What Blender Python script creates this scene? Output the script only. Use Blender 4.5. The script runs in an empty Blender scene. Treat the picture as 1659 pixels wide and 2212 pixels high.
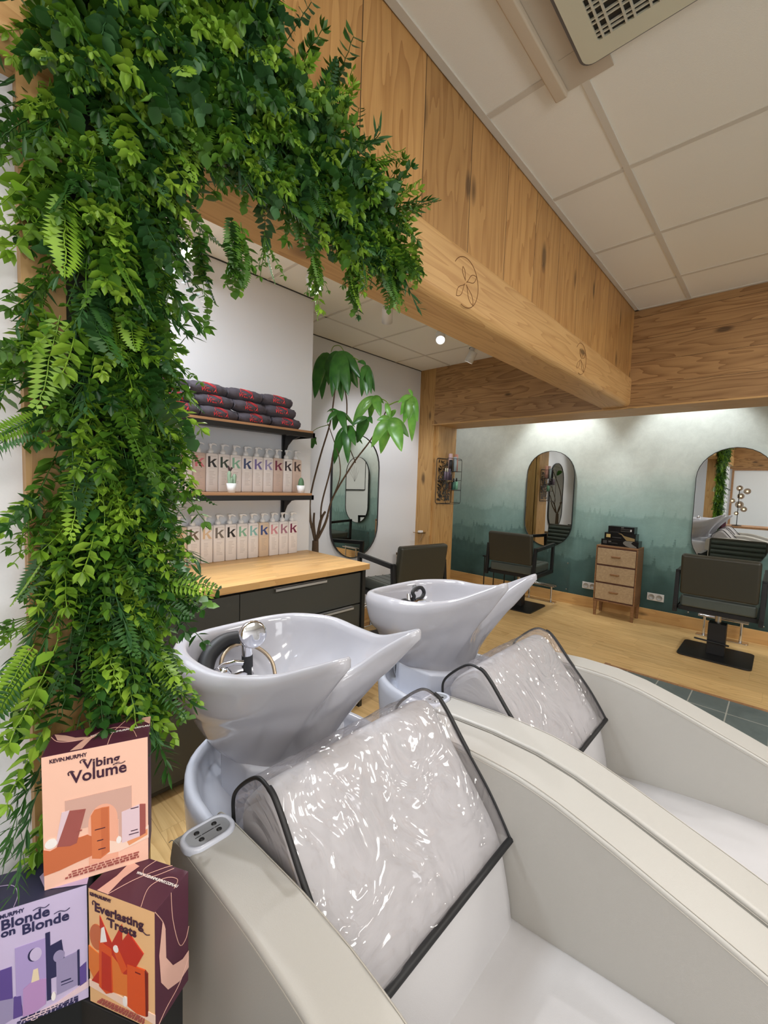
import bpy, bmesh, math, random
from mathutils import Vector, Matrix, Euler, noise
PI = math.pi
SC = bpy.context.scene
COL = SC.collection
random.seed(7)

def lin(c):
    return tuple(((v/255)/12.92 if v/255 <= .04045 else ((v/255+.055)/1.055)**2.4) for v in c) + (1,)

# ------------------------------------------------------------------ camera
Fpx, CX, CY = 914.684, 829.5, 1106.0
yaw, pit, rol = .75459175, .06957959, .03280987
fwd = Vector((-math.sin(yaw)*math.cos(pit), math.cos(yaw)*math.cos(pit), -math.sin(pit)))
rt0 = Vector((math.cos(yaw), math.sin(yaw), 0)); up0 = rt0.cross(fwd)
RT = math.cos(rol)*rt0 + math.sin(rol)*up0
UP = -math.sin(rol)*rt0 + math.cos(rol)*up0
CAM = Vector((0, 0, 1.4))
cd = bpy.data.cameras.new('camera'); cam = bpy.data.objects.new('camera', cd); COL.objects.link(cam)
cd.sensor_fit = 'VERTICAL'; cd.sensor_height = 36; cd.lens = 36*Fpx/2212; cd.clip_start = .02
M = Matrix((RT, UP, -fwd)).transposed().to_4x4(); M.translation = CAM
cam.matrix_world = M; SC.camera = cam

def at(px, py, axis, val):          # photograph measurement -> point in the room on an axis plane
    d = RT*((px-CX)/Fpx) - UP*((py-CY)/Fpx) + fwd
    return CAM + d*((val-CAM[axis])/d[axis])

# ------------------------------------------------------------------ light and exposure
SC.view_settings.view_transform = 'Standard'; SC.view_settings.look = 'None'
SC.view_settings.gamma = 1; SC.view_settings.use_curve_mapping = False
SC.view_settings.exposure = 0.6
SC.cycles.max_bounces = 8; SC.cycles.diffuse_bounces = 4; SC.cycles.glossy_bounces = 5
SC.cycles.transparent_max_bounces = 12; SC.cycles.transmission_bounces = 6
SC.cycles.use_denoising = True
SC.cycles.sample_clamp_indirect = 6
wd = bpy.data.worlds.new('world'); SC.world = wd; wd.use_nodes = True
wd.node_tree.nodes['Background'].inputs[0].default_value = lin((225, 222, 218))
wd.node_tree.nodes['Background'].inputs[1].default_value = .5

def area(name, loc, sx, sy, power, color=(1, .95, .88), rot=(0, 0, 0)):
    l = bpy.data.lights.new(name, 'AREA'); l.shape = 'RECTANGLE'; l.size = sx; l.size_y = sy
    l.energy = power; l.color = color
    o = bpy.data.objects.new(name, l); o.location = loc; o.rotation_euler = rot; COL.objects.link(o); return o
def spot(name, loc, aim, power, ang=70, blend=.6, rad=.03, color=(.98, .98, 1)):
    l = bpy.data.lights.new(name, 'SPOT'); l.energy = power; l.spot_size = math.radians(ang); l.spot_blend = blend
    l.shadow_soft_size = rad; l.color = color
    o = bpy.data.objects.new(name, l); o.location = loc
    o.rotation_euler = (Vector(aim)-Vector(loc)).to_track_quat('-Z', 'Y').to_euler(); COL.objects.link(o); return o

# unseen fill lights added under the main ceiling, behind and beside the camera
for k, (x, y, p) in enumerate(((1.2, .6, 26), (1.2, 2.7, 26), (.3, -.9, 13), (2.2, -1.2, 20), (-.3, 2.6, 0))):
    if p: area('unseen_ceiling_fill', (x, y, 2.765), .55, 1.1, p, (1, .96, .91))
area('window_daylight_fill', (2.93, -1.0, 1.5), 1.6, 2.8, 48, (.95, .97, 1), (0, math.radians(128), 0))  # daylight of an unseen window, tilted upward to brighten the ceiling
area('alcove_fill_light', (-1.75, .1, 2.63), .6, .6, 30, (.84, .92, 1))  # unseen fill added to whiten the alcove walls
area('station_fill_light', (-2.1, 4.75, 2.765), .3, 1.2, 6, (1, .96, .9))  # unseen fill added behind the cross beam
# ------------------------------------------------------------------ helpers
class MB:
    def __init__(s): s.v = []; s.f = []; s.mi = []; s.sm = []
    def add(s, vs, fs, mi=0, smooth=False):
        o = len(s.v); s.v += [tuple(v) for v in vs]
        for f in fs: s.f.append([i+o for i in f]); s.mi.append(mi); s.sm.append(smooth)
        return s
    def box(s, a, b, mi=0, m=None):
        x0, y0, z0 = a; x1, y1, z1 = b
        vs = [Vector(p) for p in ((x0,y0,z0),(x1,y0,z0),(x1,y1,z0),(x0,y1,z0),(x0,y0,z1),(x1,y0,z1),(x1,y1,z1),(x0,y1,z1))]
        if m: vs = [m @ v for v in vs]
        return s.add(vs, [(0,3,2,1),(4,5,6,7),(0,1,5,4),(1,2,6,5),(2,3,7,6),(3,0,4,7)], mi)
    def tube(s, pts, r, n=10, mi=0, closed=False, caps=True):
        pts = [Vector(p) for p in pts]; N = len(pts)
        rr = r if isinstance(r, (list, tuple)) else [r]*N
        rings = []; prev = None
        for i, p in enumerate(pts):
            if closed: t = pts[(i+1) % N]-pts[i-1]
            else: t = pts[min(i+1, N-1)]-pts[max(i-1, 0)]
            t.normalize()
            if prev is None:
                a = Vector((0, 0, 1)) if abs(t.z) < .9 else Vector((1, 0, 0)); nrm = t.cross(a).normalized()
            else: nrm = (prev - t*prev.dot(t)).normalized()
            prev = nrm; bn = t.cross(nrm)
            rings.append([p + (nrm*math.cos(2*PI*k/n)+bn*math.sin(2*PI*k/n))*rr[i] for k in range(n)])
        return s.rings(rings, mi, closed, caps)
    def rings(s, rings, mi=0, closed=False, caps=True, smooth=True, capmat=None):
        n = len(rings[0]); vs = [v for r in rings for v in r]; fs = []
        L = len(rings)
        for i in range(L if closed else L-1):
            for k in range(n):
                a = i*n+k; b = i*n+(k+1) % n; c = ((i+1) % L)*n+(k+1) % n; d = ((i+1) % L)*n+k
                fs.append((a, b, c, d))
        s.add(vs, fs, mi, smooth)
        if caps and not closed:
            s.add(rings[0], [tuple(range(n))[::-1]], mi); s.add(rings[-1], [tuple(range(n))], mi)
        return s
    def lathe(s, prof, n=24, c=(0, 0, 0), mi=0, m=None, caps=True):
        rg = []
        for r, z in prof:
            ring = [Vector((r*math.cos(2*PI*k/n), r*math.sin(2*PI*k/n), z))+Vector(c) for k in range(n)]
            if m: ring = [m @ v for v in ring]
            rg.append(ring)
        return s.rings(rg, mi, False, caps)
    def prism(s, poly, a, b, axis='Y', mi=0, m=None):      # poly in the plane across the axis
        def P(u, w, t): return {'Y': Vector((u, t, w)), 'X': Vector((t, u, w)), 'Z': Vector((u, w, t))}[axis]
        n = len(poly); vs = [P(u, w, a) for u, w in poly]+[P(u, w, b) for u, w in poly]
        if m: vs = [m @ v for v in vs]
        fs = [tuple(range(n)), tuple(range(2*n-1, n-1, -1))]+[(i, (i+1) % n+n*0, (i+1) % n+n, i+n)[::-1] for i in range(n)]
        return s.add(vs, fs, mi)
    def build(s, name, mats, parent=None, bevel=0, seg=2, sub=0, smooth=None, loc=None, fixn=True):
        me = bpy.data.meshes.new(name); me.from_pydata(s.v, [], s.f)
        mats = mats if isinstance(mats, (list, tuple)) else [mats]
        for m in mats: me.materials.append(m)
        me.polygons.foreach_set('material_index', s.mi)
        me.polygons.foreach_set('use_smooth', [bool(smooth) if smooth is not None else q for q in s.sm])
        if fixn and len(s.f) < 60000:
            bm = bmesh.new(); bm.from_mesh(me); bmesh.ops.recalc_face_normals(bm, faces=bm.faces); bm.to_mesh(me); bm.free()
        me.update()
        o = bpy.data.objects.new(name, me); COL.objects.link(o)
        if parent: o.parent = parent
        if loc: o.location = loc
        if bevel:
            md = o.modifiers.new('bevel', 'BEVEL'); md.width = bevel; md.segments = seg; md.limit_method = 'ANGLE'; md.angle_limit = .6
            me.polygons.foreach_set('use_smooth', [True]*len(me.polygons))
            wn = o.modifiers.new('wn', 'WEIGHTED_NORMAL'); wn.keep_sharp = False
        if sub:
            md = o.modifiers.new('sub', 'SUBSURF'); md.levels = sub; md.render_levels = sub
        return o
def tag(o, label=None, cat=None, group=None, kind=None):
    if label: o['label'] = label
    if cat: o['category'] = cat
    if group: o['group'] = group
    if kind: o['kind'] = kind
    return o
def empty(name, loc, label, cat, group=None, rz=0):
    o = bpy.data.objects.new(name, None); COL.objects.link(o); o.location = loc; o.rotation_euler = (0, 0, rz)
    o.empty_display_size = .05
    return tag(o, label, cat, group)
def struct(o, label=None): o['kind'] = 'structure'; return o
def copy_tree(o, parent=None):
    c = o.copy(); COL.objects.link(c)
    if parent: c.parent = parent
    for ch in list(o.children): copy_tree(ch, c)
    return c
def text(body, size, mat, parent, m, name='lettering', bold=0, extrude=.0004, shear=0, align='LEFT', sx=1):
    cu = bpy.data.curves.new('t', 'FONT'); cu.body = body; cu.size = size; cu.extrude = extrude; cu.offset = bold
    cu.shear = shear; cu.align_x = align; cu.resolution_u = 3
    t = bpy.data.objects.new('t', cu); me = bpy.data.meshes.new_from_object(t); bpy.data.objects.remove(t)
    me.transform(m @ Matrix.Diagonal((sx, 1, 1, 1))); me.materials.clear(); me.materials.append(mat)
    o = bpy.data.objects.new(name, me); COL.objects.link(o); o.parent = parent; return o
def frame(o, u, v, n):               # matrix taking local (u, v, n) to the room
    m = Matrix((u, v, n)).transposed().to_4x4(); m.translation = o; return m
def catmull(P, n, closed=True):
    P = [Vector(p) for p in P]; L = len(P); out = []
    for i in range(L if closed else L-1):
        if closed: a, b, c, d = P[i-1], P[i], P[(i+1) % L], P[(i+2) % L]
        else: a, b, c, d = P[max(i-1, 0)], P[i], P[i+1], P[min(i+2, L-1)]
        for k in range(n):
            t = k/n; out.append(.5*((2*b)+(c-a)*t+(2*a-5*b+4*c-d)*t*t+(-a+3*b-3*c+d)*t**3))
    if not closed: out.append(P[-1])
    return out

# ------------------------------------------------------------------ materials
class NT:
    def __init__(s, name):
        s.m = bpy.data.materials.new(name); s.m.use_nodes = True; s.t = s.m.node_tree; s.N = s.t.nodes
        s.b = s.N['Principled BSDF']; s.out = s.N['Material Output']
    def n(s, typ, ins=None, **pr):
        x = s.N.new(typ)
        for k, v in pr.items(): setattr(x, k, v)
        for k, v in (ins or {}).items(): s.set(x.inputs[k], v)
        return x
    def set(s, sock, v):
        if isinstance(v, bpy.types.NodeSocket): s.t.links.new(v, sock)
        elif isinstance(v, bpy.types.Node): s.t.links.new(v.outputs[0], sock)
        else: sock.default_value = v
    def ma(s, op, a, b=0, c=0, clamp=False):
        x = s.n('ShaderNodeMath', {0: a, 1: b, 2: c}, operation=op); x.use_clamp = clamp; return x.outputs[0]
    def mix(s, f, a, b, mode='MIX'):
        x = s.n('ShaderNodeMix', data_type='RGBA', blend_type=mode); s.set(x.inputs[0], f); s.set(x.inputs[6], a); s.set(x.inputs[7], b); return x.outputs[2]
    def sep(s, v): return s.n('ShaderNodeSeparateXYZ', {0: v}).outputs
    def comb(s, x, y, z): return s.n('ShaderNodeCombineXYZ', {0: x, 1: y, 2: z}).outputs[0]
    def noise(s, v, sc, det=3, rough=.5, dim='3D', dist=0):
        x = s.n('ShaderNodeTexNoise', {'Scale': sc, 'Detail': det, 'Roughness': rough, 'Distortion': dist}, noise_dimensions=dim)
        s.set(x.inputs['W' if dim == '1D' else 'Vector'], v); return x.outputs[0]
    def ramp(s, f, stops):
        x = s.n('ShaderNodeValToRGB', {0: f}); e = x.color_ramp.elements
        while len(e) < len(stops): e.new(.5)
        for i, (p, c) in enumerate(stops): e[i].position = p; e[i].color = c if len(c) == 4 else lin(c)
        return x.outputs[0]
    def pos(s): return s.n('ShaderNodeTexCoord').outputs['Object']
    def geo(s): return s.n('ShaderNodeNewGeometry').outputs['Position']
    def bump(s, h, st=.3, d=.01):
        x = s.n('ShaderNodeBump', {'Strength': st, 'Distance': d, 'Height': h}); s.set(s.b.inputs['Normal'], x.outputs[0]); return x.outputs[0]
    def P(s, **k):
        for a, v in k.items(): s.set(s.b.inputs[a.replace('_', ' ')], v)
        return s
def plain(name, c, rough=.5, metal=0, bump=0, bscale=200, var=0, **k):
    t = NT(name); col = lin(c); t.P(Roughness=rough, Metallic=metal)
    p = t.pos(); nz = t.noise(p, bscale if bump else 12, 3)
    d = tuple(v*(1-max(var, .04)) for v in col[:3])+(1,)
    t.set(t.b.inputs['Base Color'], t.mix(nz, d, col))
    if bump: t.bump(nz, bump, .002)
    for a, v in k.items(): t.set(t.b.inputs[a.replace('_', ' ')], v)
    return t.m
def wood(name, light, dark, grain='X', cross='Y', pw=.15, seam=.0015, seamcol=None, knots=True, plen=0, ring=9, contrast=1.0, rough=.5, tintv=.12, along=1.1):
    t = NT(name); s = t.sep(t.pos()); ax = {'X': s[0], 'Y': s[1], 'Z': s[2]}
    third = [a for a in 'XYZ' if a not in (grain, cross)][0]
    g, c, h = ax[grain], ax[cross], ax[third]
    q = t.ma('DIVIDE', c, pw); fl = t.ma('FLOOR', q); fr = t.ma('FRACT', q)
    rnd = t.n('ShaderNodeTexWhiteNoise', {'W': fl}, noise_dimensions='1D')
    if plen:
        g2 = t.ma('ADD', g, t.ma('MULTIPLY', rnd.outputs[0], plen*3)); q2 = t.ma('DIVIDE', g2, plen)
        rnd = t.n('ShaderNodeTexWhiteNoise', {'Vector': t.comb(fl, t.ma('FLOOR', q2), 0)}, noise_dimensions='3D')
        fr2 = t.ma('FRACT', q2)
    r = rnd.outputs[0]
    off = t.ma('MULTIPLY', r, 37)
    v = t.comb(t.ma('ADD', t.ma('MULTIPLY', g, along), off), t.ma('ADD', t.ma('MULTIPLY', c, 9), off), t.ma('MULTIPLY', h, 9))
    n1 = t.noise(v, 1.0, 2, .5, dist=.3)
    rg = t.ma('FRACT', t.ma('MULTIPLY', n1, ring))
    rg = t.ma('POWER', rg, 2.2)
    v2 = t.comb(t.ma('MULTIPLY', g, 6), t.ma('MULTIPLY', c, 160), t.ma('MULTIPLY', h, 160))
    n2 = t.noise(v2, 1.0, 3, .6)
    big = t.noise(t.comb(t.ma('MULTIPLY', g, 1.5), t.ma('ADD', t.ma('MULTIPLY', c, 6), off), h), 1, 2)
    f = t.ma('ADD', t.ma('MULTIPLY', rg, .5*contrast), t.ma('MULTIPLY', n2, .45*contrast))
    f = t.ma('ADD', f, t.ma('MULTIPLY', t.ma('SUBTRACT', big, .5), .5), clamp=True)
    col = t.mix(f, lin(light), lin(dark))
    tint = t.ma('ADD', t.ma('MULTIPLY', r, tintv*2), 1-tintv)
    col = t.mix(1.0, col, t.comb(tint, tint, tint), 'MULTIPLY')
    if knots:
        vv = t.comb(t.ma('ADD', t.ma('MULTIPLY', g, 2.6), off), t.ma('ADD', t.ma('MULTIPLY', c, 7), off), t.ma('MULTIPLY', h, 2))
        vo = t.n('ShaderNodeTexVoronoi', {'Vector': vv, 'Scale': 1.0}); k = vo.outputs['Distance']
        sz = t.sep(vo.outputs['Color'])[0]
        thr = t.ma('ADD', t.ma('MULTIPLY', sz, .21), .02)
        kn = t.ma('SUBTRACT', 1, t.n('ShaderNodeMapRange', {'Value': k, 'From Min': t.ma('MULTIPLY', thr, .45), 'From Max': thr}).outputs[0])
        col = t.mix(t.ma('MULTIPLY', kn, .75), col, lin(tuple(x*.42 for x in dark)))
    if seam:
        e = t.ma('MULTIPLY', t.ma('MINIMUM', fr, t.ma('SUBTRACT', 1, fr)), pw); sm = t.ma('LESS_THAN', e, seam)
        if plen: sm = t.ma('MAXIMUM', sm, t.ma('LESS_THAN', t.ma('MULTIPLY', fr2, plen), seam*1.2))
        col = t.mix(sm, col, lin(seamcol or tuple(x*.4 for x in dark)))
    t.P(Base_Color=col, Roughness=rough); t.bump(f, .15, .002)
    return t.m

M_ = {}
M_['larch_v'] = wood('larch_boards', (200, 154, 94), (152, 104, 54), 'Z', 'Y', .2815, .0016, ring=8, tintv=.13)
M_['larch_h'] = wood('larch_cross_beam', (182, 142, 94), (118, 80, 44), 'X', 'Z', .17, .001, ring=9, contrast=1.1, tintv=.08)
M_['beam'] = wood('larch_beam', (214, 172, 114), (168, 120, 68), 'Y', 'Z', .9, 0, ring=14, contrast=.9, tintv=.02, along=.7)
M_['post'] = wood('larch_post', (198, 158, 100), (146, 104, 56), 'Z', 'X', .5, 0, ring=10, contrast=1.0, tintv=.04, along=.9)
M_['plinth'] = wood('baseboard_wood', (214, 172, 112), (178, 130, 74), 'X', 'Z', .5, 0, ring=6, contrast=.7)
M_['floor'] = wood('floor_planks', (226, 192, 134), (180, 138, 82), 'X', 'Y', .19, .0007, seamcol=(150, 118, 76), knots=False, plen=1.22, ring=10, contrast=1.0, rough=.42, tintv=.06, along=.8)
M_['top'] = wood('butcher_block', (214, 172, 112), (172, 126, 72), 'Y', 'X', .045, .0004, seamcol=(178, 132, 80), knots=False, plen=.42, ring=4, contrast=.8, rough=.38, tintv=.09)
M_['shelfw'] = wood('shelf_wood', (176, 132, 92), (128, 88, 58), 'Y', 'X', .5, 0, knots=False, ring=6, contrast=.6)
M_['mango'] = wood('mango_wood', (150, 110, 72), (98, 64, 38), 'X', 'Z', .5, 0, knots=False, ring=12, contrast=.8)
M_['wall'] = plain('white_plaster', (224, 226, 230), .9, bump=.15, bscale=300)
M_['ceil'] = plain('ceiling_tile', (244, 240, 228), .95, bump=.3, bscale=500)
M_['ceilbar'] = plain('ceiling_rail', (216, 209, 195), .6)
M_['black'] = plain('black_metal', (24, 24, 25), .4)
M_['black2'] = plain('black_rubber', (22, 22, 24), .55)
M_['chrome'] = plain('chrome', (220, 220, 224), .08, 1)
M_['steel'] = plain('brushed_steel', (190, 188, 184), .25, 1)
M_['white'] = plain('white_plastic', (232, 232, 232), .35)
M_['ceramic'] = plain('white_ceramic', (176, 175, 181), .07, IOR=1.6)
M_['abs'] = plain('white_glossy_shell', (194, 197, 208), .16)
M_['leather'] = plain('ivory_leather', (174, 171, 165), .42, bump=.12, bscale=500)
M_['leather_w'] = plain('white_leather', (188, 186, 187), .4, bump=.1, bscale=500)
M_['stitch'] = plain('stitching', (176, 170, 160), .7)
M_['gleather'] = plain('dark_olive_leather', (56, 54, 44), .4, bump=.25, bscale=400)
M_['gleather_g'] = plain('grey_green_leather', (78, 84, 78), .36, bump=.2, bscale=300)
M_['cab'] = plain('charcoal_front', (66, 67, 62), .5)
M_['cabedge'] = plain('cabinet_edge', (34, 35, 34), .45)
M_['alu'] = plain('aluminium', (205, 205, 203), .3, .6)
M_['grey'] = plain('grey_insert', (138, 140, 144), .4)
M_['red'] = plain('red_dot', (200, 40, 50), .4)
M_['bark'] = plain('bark', (108, 88, 68), .85, bump=.6, bscale=80, var=.4)
M_['stem'] = plain('green_stem', (120, 150, 60), .5)
M_['soil'] = plain('soil', (50, 38, 28), .95, bump=.5, bscale=120)
M_['smoke'] = plain('smoky_clear_plastic', (120, 115, 112), .05, Transmission_Weight=.75, IOR=1.4)
M_['brass'] = plain('hose_metal', (176, 158, 134), .3, .9, bump=.4, bscale=600)
M_['bag'] = plain('kraft_bin', (190, 176, 152), .8)
M_['towelfab'] = plain('charcoal_towel', (86, 81, 90), .95, bump=.9, bscale=350, var=.3)
M_['redthread'] = plain('red_embroidery', (222, 60, 66), .7)
def emit(name, c, st):
    t = NT(name); t.P(Base_Color=lin(c), Emission_Color=lin(c), Emission_Strength=st); return t.m
M_['lamp'] = emit('lamp_glow', (255, 250, 240), 14)
M_['bulb'] = emit('bulb_glow', (255, 225, 170), 5)
t = NT('clear_acrylic'); t.P(Base_Color=(1, 1, 1, 1), Roughness=.03, Transmission_Weight=1, IOR=1.15); M_['glass'] = t.m
t = NT('mirror_silver'); t.P(Base_Color=lin((226, 228, 224)), Metallic=1, Roughness=.0); M_['mirror'] = t.m
# wrinkled clear plastic film
t = NT('clear_film'); p = t.pos()
tr = t.n('ShaderNodeBsdfTransparent', {0: (.97, .965, .975, 1)})
gl = t.n('ShaderNodeBsdfGlossy', {'Color': (1, 1, 1, 1), 'Roughness': .09})
df = t.n('ShaderNodeBsdfDiffuse', {0: lin((222, 216, 220))})
w1 = t.noise(p, 6, 2, .5, dist=1.8); w2 = t.noise(p, 18, 1, .5, dist=.8)
hgt = t.ma('ADD', t.ma('ABSOLUTE', t.ma('SUBTRACT', w1, .5)), t.ma('MULTIPLY', w2, .10))
bp = t.n('ShaderNodeBump', {'Strength': 1.0, 'Distance': .034, 'Height': hgt}); t.set(gl.inputs['Normal'], bp.outputs[0])
fz = t.n('ShaderNodeLayerWeight', {'Blend': .35, 'Normal': bp.outputs[0]}).outputs['Fresnel']
m1 = t.n('ShaderNodeMixShader', {0: .13, 1: tr, 2: df}); m2 = t.n('ShaderNodeMixShader', {0: t.ma('ADD', t.ma('MULTIPLY', fz, .45), .04, clamp=True), 1: m1, 2: gl})
t.set(t.out.inputs[0], m2.outputs[0]); M_['film'] = t.m
# smoky glass globe
t = NT('smoked_globe'); t.P(Base_Color=lin((170, 150, 130)), Roughness=.02, Transmission_Weight=1, IOR=1.1); M_['globe'] = t.m
# leaf greens
def leafmat(name, c, c2, rough=.42, tl=.25):
    t = NT(name); p = t.pos(); nz = t.noise(p, 14, 2)
    col = t.mix(t.n('ShaderNodeMapRange', {'Value': nz, 'From Min': .35, 'From Max': .65}).outputs[0], lin(c), lin(c2))
    t.P(Base_Color=col, Roughness=rough)
    tn = t.n('ShaderNodeBsdfTranslucent', {0: col}); mx = t.n('ShaderNodeMixShader', {0: tl, 1: t.b, 2: tn}); t.set(t.out.inputs[0], mx.outputs[0])
    return t.m
LEAF = [leafmat('leaf_mid_green', (94, 138, 40), (62, 104, 30)), leafmat('leaf_bright_green', (148, 186, 58), (108, 150, 38)),
        leafmat('leaf_deep_green', (42, 84, 34), (58, 104, 40)), leafmat('leaf_blue_green', (50, 92, 50), (72, 116, 66)),
        leafmat('leaf_yellow_green', (158, 192, 66), (118, 164, 50))]
M_['palm'] = leafmat('money_tree_leaf', (52, 106, 46), (70, 128, 52), .25, .12)
M_['palm_lit'] = leafmat('money_tree_spotlit_leaf', (120, 176, 76), (92, 150, 60), .25, .25)  # lighter leaf copy; the spotlight on these crowns is put into the green
M_['cactus'] = plain('cactus_skin', (96, 132, 96), .6, bump=.5, bscale=150, var=.3)
M_['cactus2'] = plain('pale_cactus_skin', (150, 176, 150), .6, bump=.5, bscale=150, var=.3)
# slate tiles
t = NT('slate_tiles'); s = t.sep(t.geo())
def grid(c, o, w):
    f = t.ma('FRACT', t.ma('DIVIDE', t.ma('SUBTRACT', c, o), w)); return t.ma('LESS_THAN', t.ma('MULTIPLY', t.ma('MINIMUM', f, t.ma('SUBTRACT', 1, f)), w), .0035)
gr = t.ma('MAXIMUM', grid(s[0], -.783, .205), grid(s[1], 3.42, .3))
n1 = t.noise(t.geo(), 5, 5, .6, dist=.8)
col = t.mix(n1, lin((74, 84, 84)), lin((112, 122, 120))); col = t.mix(gr, col, lin((160, 160, 152)))
t.P(Base_Color=col, Roughness=.5); t.bump(n1, .5, .01); M_['slate'] = t.m
# mural: misty forest printed on the wallpaper
t = NT('misty_forest_wallpaper'); g = t.geo(); s = t.sep(g); X, Z = s[0], s[2]
wob = t.ma('MULTIPLY', t.ma('SUBTRACT', t.noise(t.comb(X, 0, t.ma('MULTIPLY', Z, 1.4)), 1.3, 4, .6), .5), .5)
zz = t.ma('ADD', Z, wob)
base = t.ramp(t.n('ShaderNodeMapRange', {'Value': zz, 'From Min': .1, 'From Max': 2.3}).outputs[0],
    [(0, (46, 72, 72)), (.14, (72, 106, 104)), (.28, (116, 150, 146)), (.42, (144, 176, 170)), (.56, (172, 194, 188)), (.7, (202, 209, 202)), (1, (216, 222, 216))])
def ridge(col, zb, amp, spike, fr, c, st, fade, seed):
    lo = t.noise(t.ma('ADD', t.ma('MULTIPLY', X, 1.1), seed), 1, 3, .5, '1D')
    hi = t.noise(t.ma('ADD', t.ma('MULTIPLY', X, fr), seed), 1, 2, .6, '1D')
    tri = t.ma('PINGPONG', t.ma('ADD', t.ma('MULTIPLY', X, fr), t.ma('MULTIPLY', hi, 2)), .5)
    lo2 = t.noise(t.ma('ADD', t.ma('MULTIPLY', X, 3.1), seed*2), 1, 1, .5, '1D')
    jag = t.noise(t.comb(t.ma('MULTIPLY', X, 60), seed, t.ma('MULTIPLY', Z, 60)), 1, 2)
    h = t.ma('ADD', zb, t.ma('MULTIPLY', t.ma('SUBTRACT', lo, .5), amp))
    vo = t.n('ShaderNodeTexVoronoi', {'W': t.ma('MULTIPLY', X, fr*.9), 'Scale': 1.0}, voronoi_dimensions='1D')
    tier = t.ma('MULTIPLY', t.ma('PINGPONG', t.ma('MULTIPLY', Z, 1), .014), 9)
    cone = t.ma('SUBTRACT', 1, t.ma('MULTIPLY', t.ma('ADD', vo.outputs['Distance'], tier), 2.6), clamp=True)
    h = t.ma('ADD', h, t.ma('MULTIPLY', t.ma('MULTIPLY', cone, t.ma('POWER', t.sep(vo.outputs['Color'])[0], 1.6)), spike*4))
    h = t.ma('ADD', h, t.ma('MULTIPLY', hi, spike)); h = t.ma('ADD', h, t.ma('MULTIPLY', jag, spike*.5))
    d = t.ma('SUBTRACT', h, Z)
    top = t.n('ShaderNodeMapRange', {'Value': d, 'From Min': -.004, 'From Max': .022}).outputs[0]
    dn = t.n('ShaderNodeMapRange', {'Value': d, 'From Min': 0, 'From Max': fade, 'To Min': 1, 'To Max': 0}).outputs[0]
    mist = t.noise(t.comb(t.ma('MULTIPLY', X, 2), seed, t.ma('MULTIPLY', Z, 3)), 1.5, 3)
    mk = t.ma('MULTIPLY', t.ma('MULTIPLY', top, dn), t.ma('MULTIPLY', mist, st*1.7), clamp=True)
    return t.mix(mk, col, lin(c))
col = ridge(base, 1.42, .25, .02, 26, (148, 170, 166), .25, .3, 3.1)
col = ridge(col, 1.10, .35, .03, 21, (116, 146, 140), .55, .3, 11.7)
col = ridge(col, .80, .35, .035, 17, (80, 112, 108), .7, .35, 23.9)
col = ridge(col, .56, .25, .04, 14, (54, 82, 80), .7, .45, 41.3)
fine = t.noise(g, 9, 6, .7, dist=.5); fine2 = t.noise(g, 60, 3, .7)
k = t.ma('ADD', t.ma('MULTIPLY', fine, .42), t.ma('ADD', t.ma('MULTIPLY', fine2, .14), .78))
col = t.mix(1.0, col, t.comb(k, k, k), 'MULTIPLY'); t.P(Base_Color=col, Roughness=.8); M_['mural'] = t.m

# ================================================================== STRUCTURE
HM, HA = 2.779, 2.643          # main and alcove ceiling heights
YM, YC = 5.30, 3.734           # mural plane, face of the cross beam
XW, XR, YJ = -2.45, -3.015, 1.83
def sbox(name, a, b, mat, bevel=0):
    return struct(MB().box(a, b).build(name, mat, bevel=bevel))
sbox('floor', (-4.4, -2.7, -.05), (3.0, YM+.1, 0), M_['floor'])
sbox('floor', (-.913, -2.7, -.03), (3.0, 3.646, .004), M_['slate'])
f = MB().box((-.953, -2.7, 0), (-.913, 3.686, .008)).box((-.913, 3.646, 0), (3.0, 3.672, .008))
struct(f.build('trim_1', M_['shelfw']))
sbox('wall_back', (-4.4, YM, 0), (3.05, YM+.1, HM), M_['mural'])
sbox('wall_left', (XW-.6, -2.7, 0), (XW, YJ, HA), M_['wall'])
sbox('wall_recess', (XR-.1, YJ, 0), (XR, YC, HA), M_['wall'])
sbox('wall_far_left', (-4.4, YC, 0), (-4.3, YM, HM), M_['wall'])
sbox('wall_behind_post', (-4.3, YC+.02, 0), (XR-.06, YC+.37, HM), M_['wall'])
sbox('wall_right', (3.0, -2.7, 0), (3.1, YM, HM), M_['wall'])
sbox('wall_front', (-2.45, -2.75, 0), (3.0, -2.65, HM), M_['wall'])
sbox('wall_entry', (-1.11, -2.65, 0), (-.985, .112, 2.05), M_['wall'])
sbox('ceiling', (-1.0, -2.7, HM), (3.0, YM, HM+.05), M_['ceil'])
sbox('ceiling', (-4.4, YC+.3, HM), (-1.0, YM, HM+.05), M_['ceil'])
sbox('ceiling', (-3.1, -2.7, HA), (-1.0, YC+.1, HA+.05), M_['ceil'])
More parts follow.
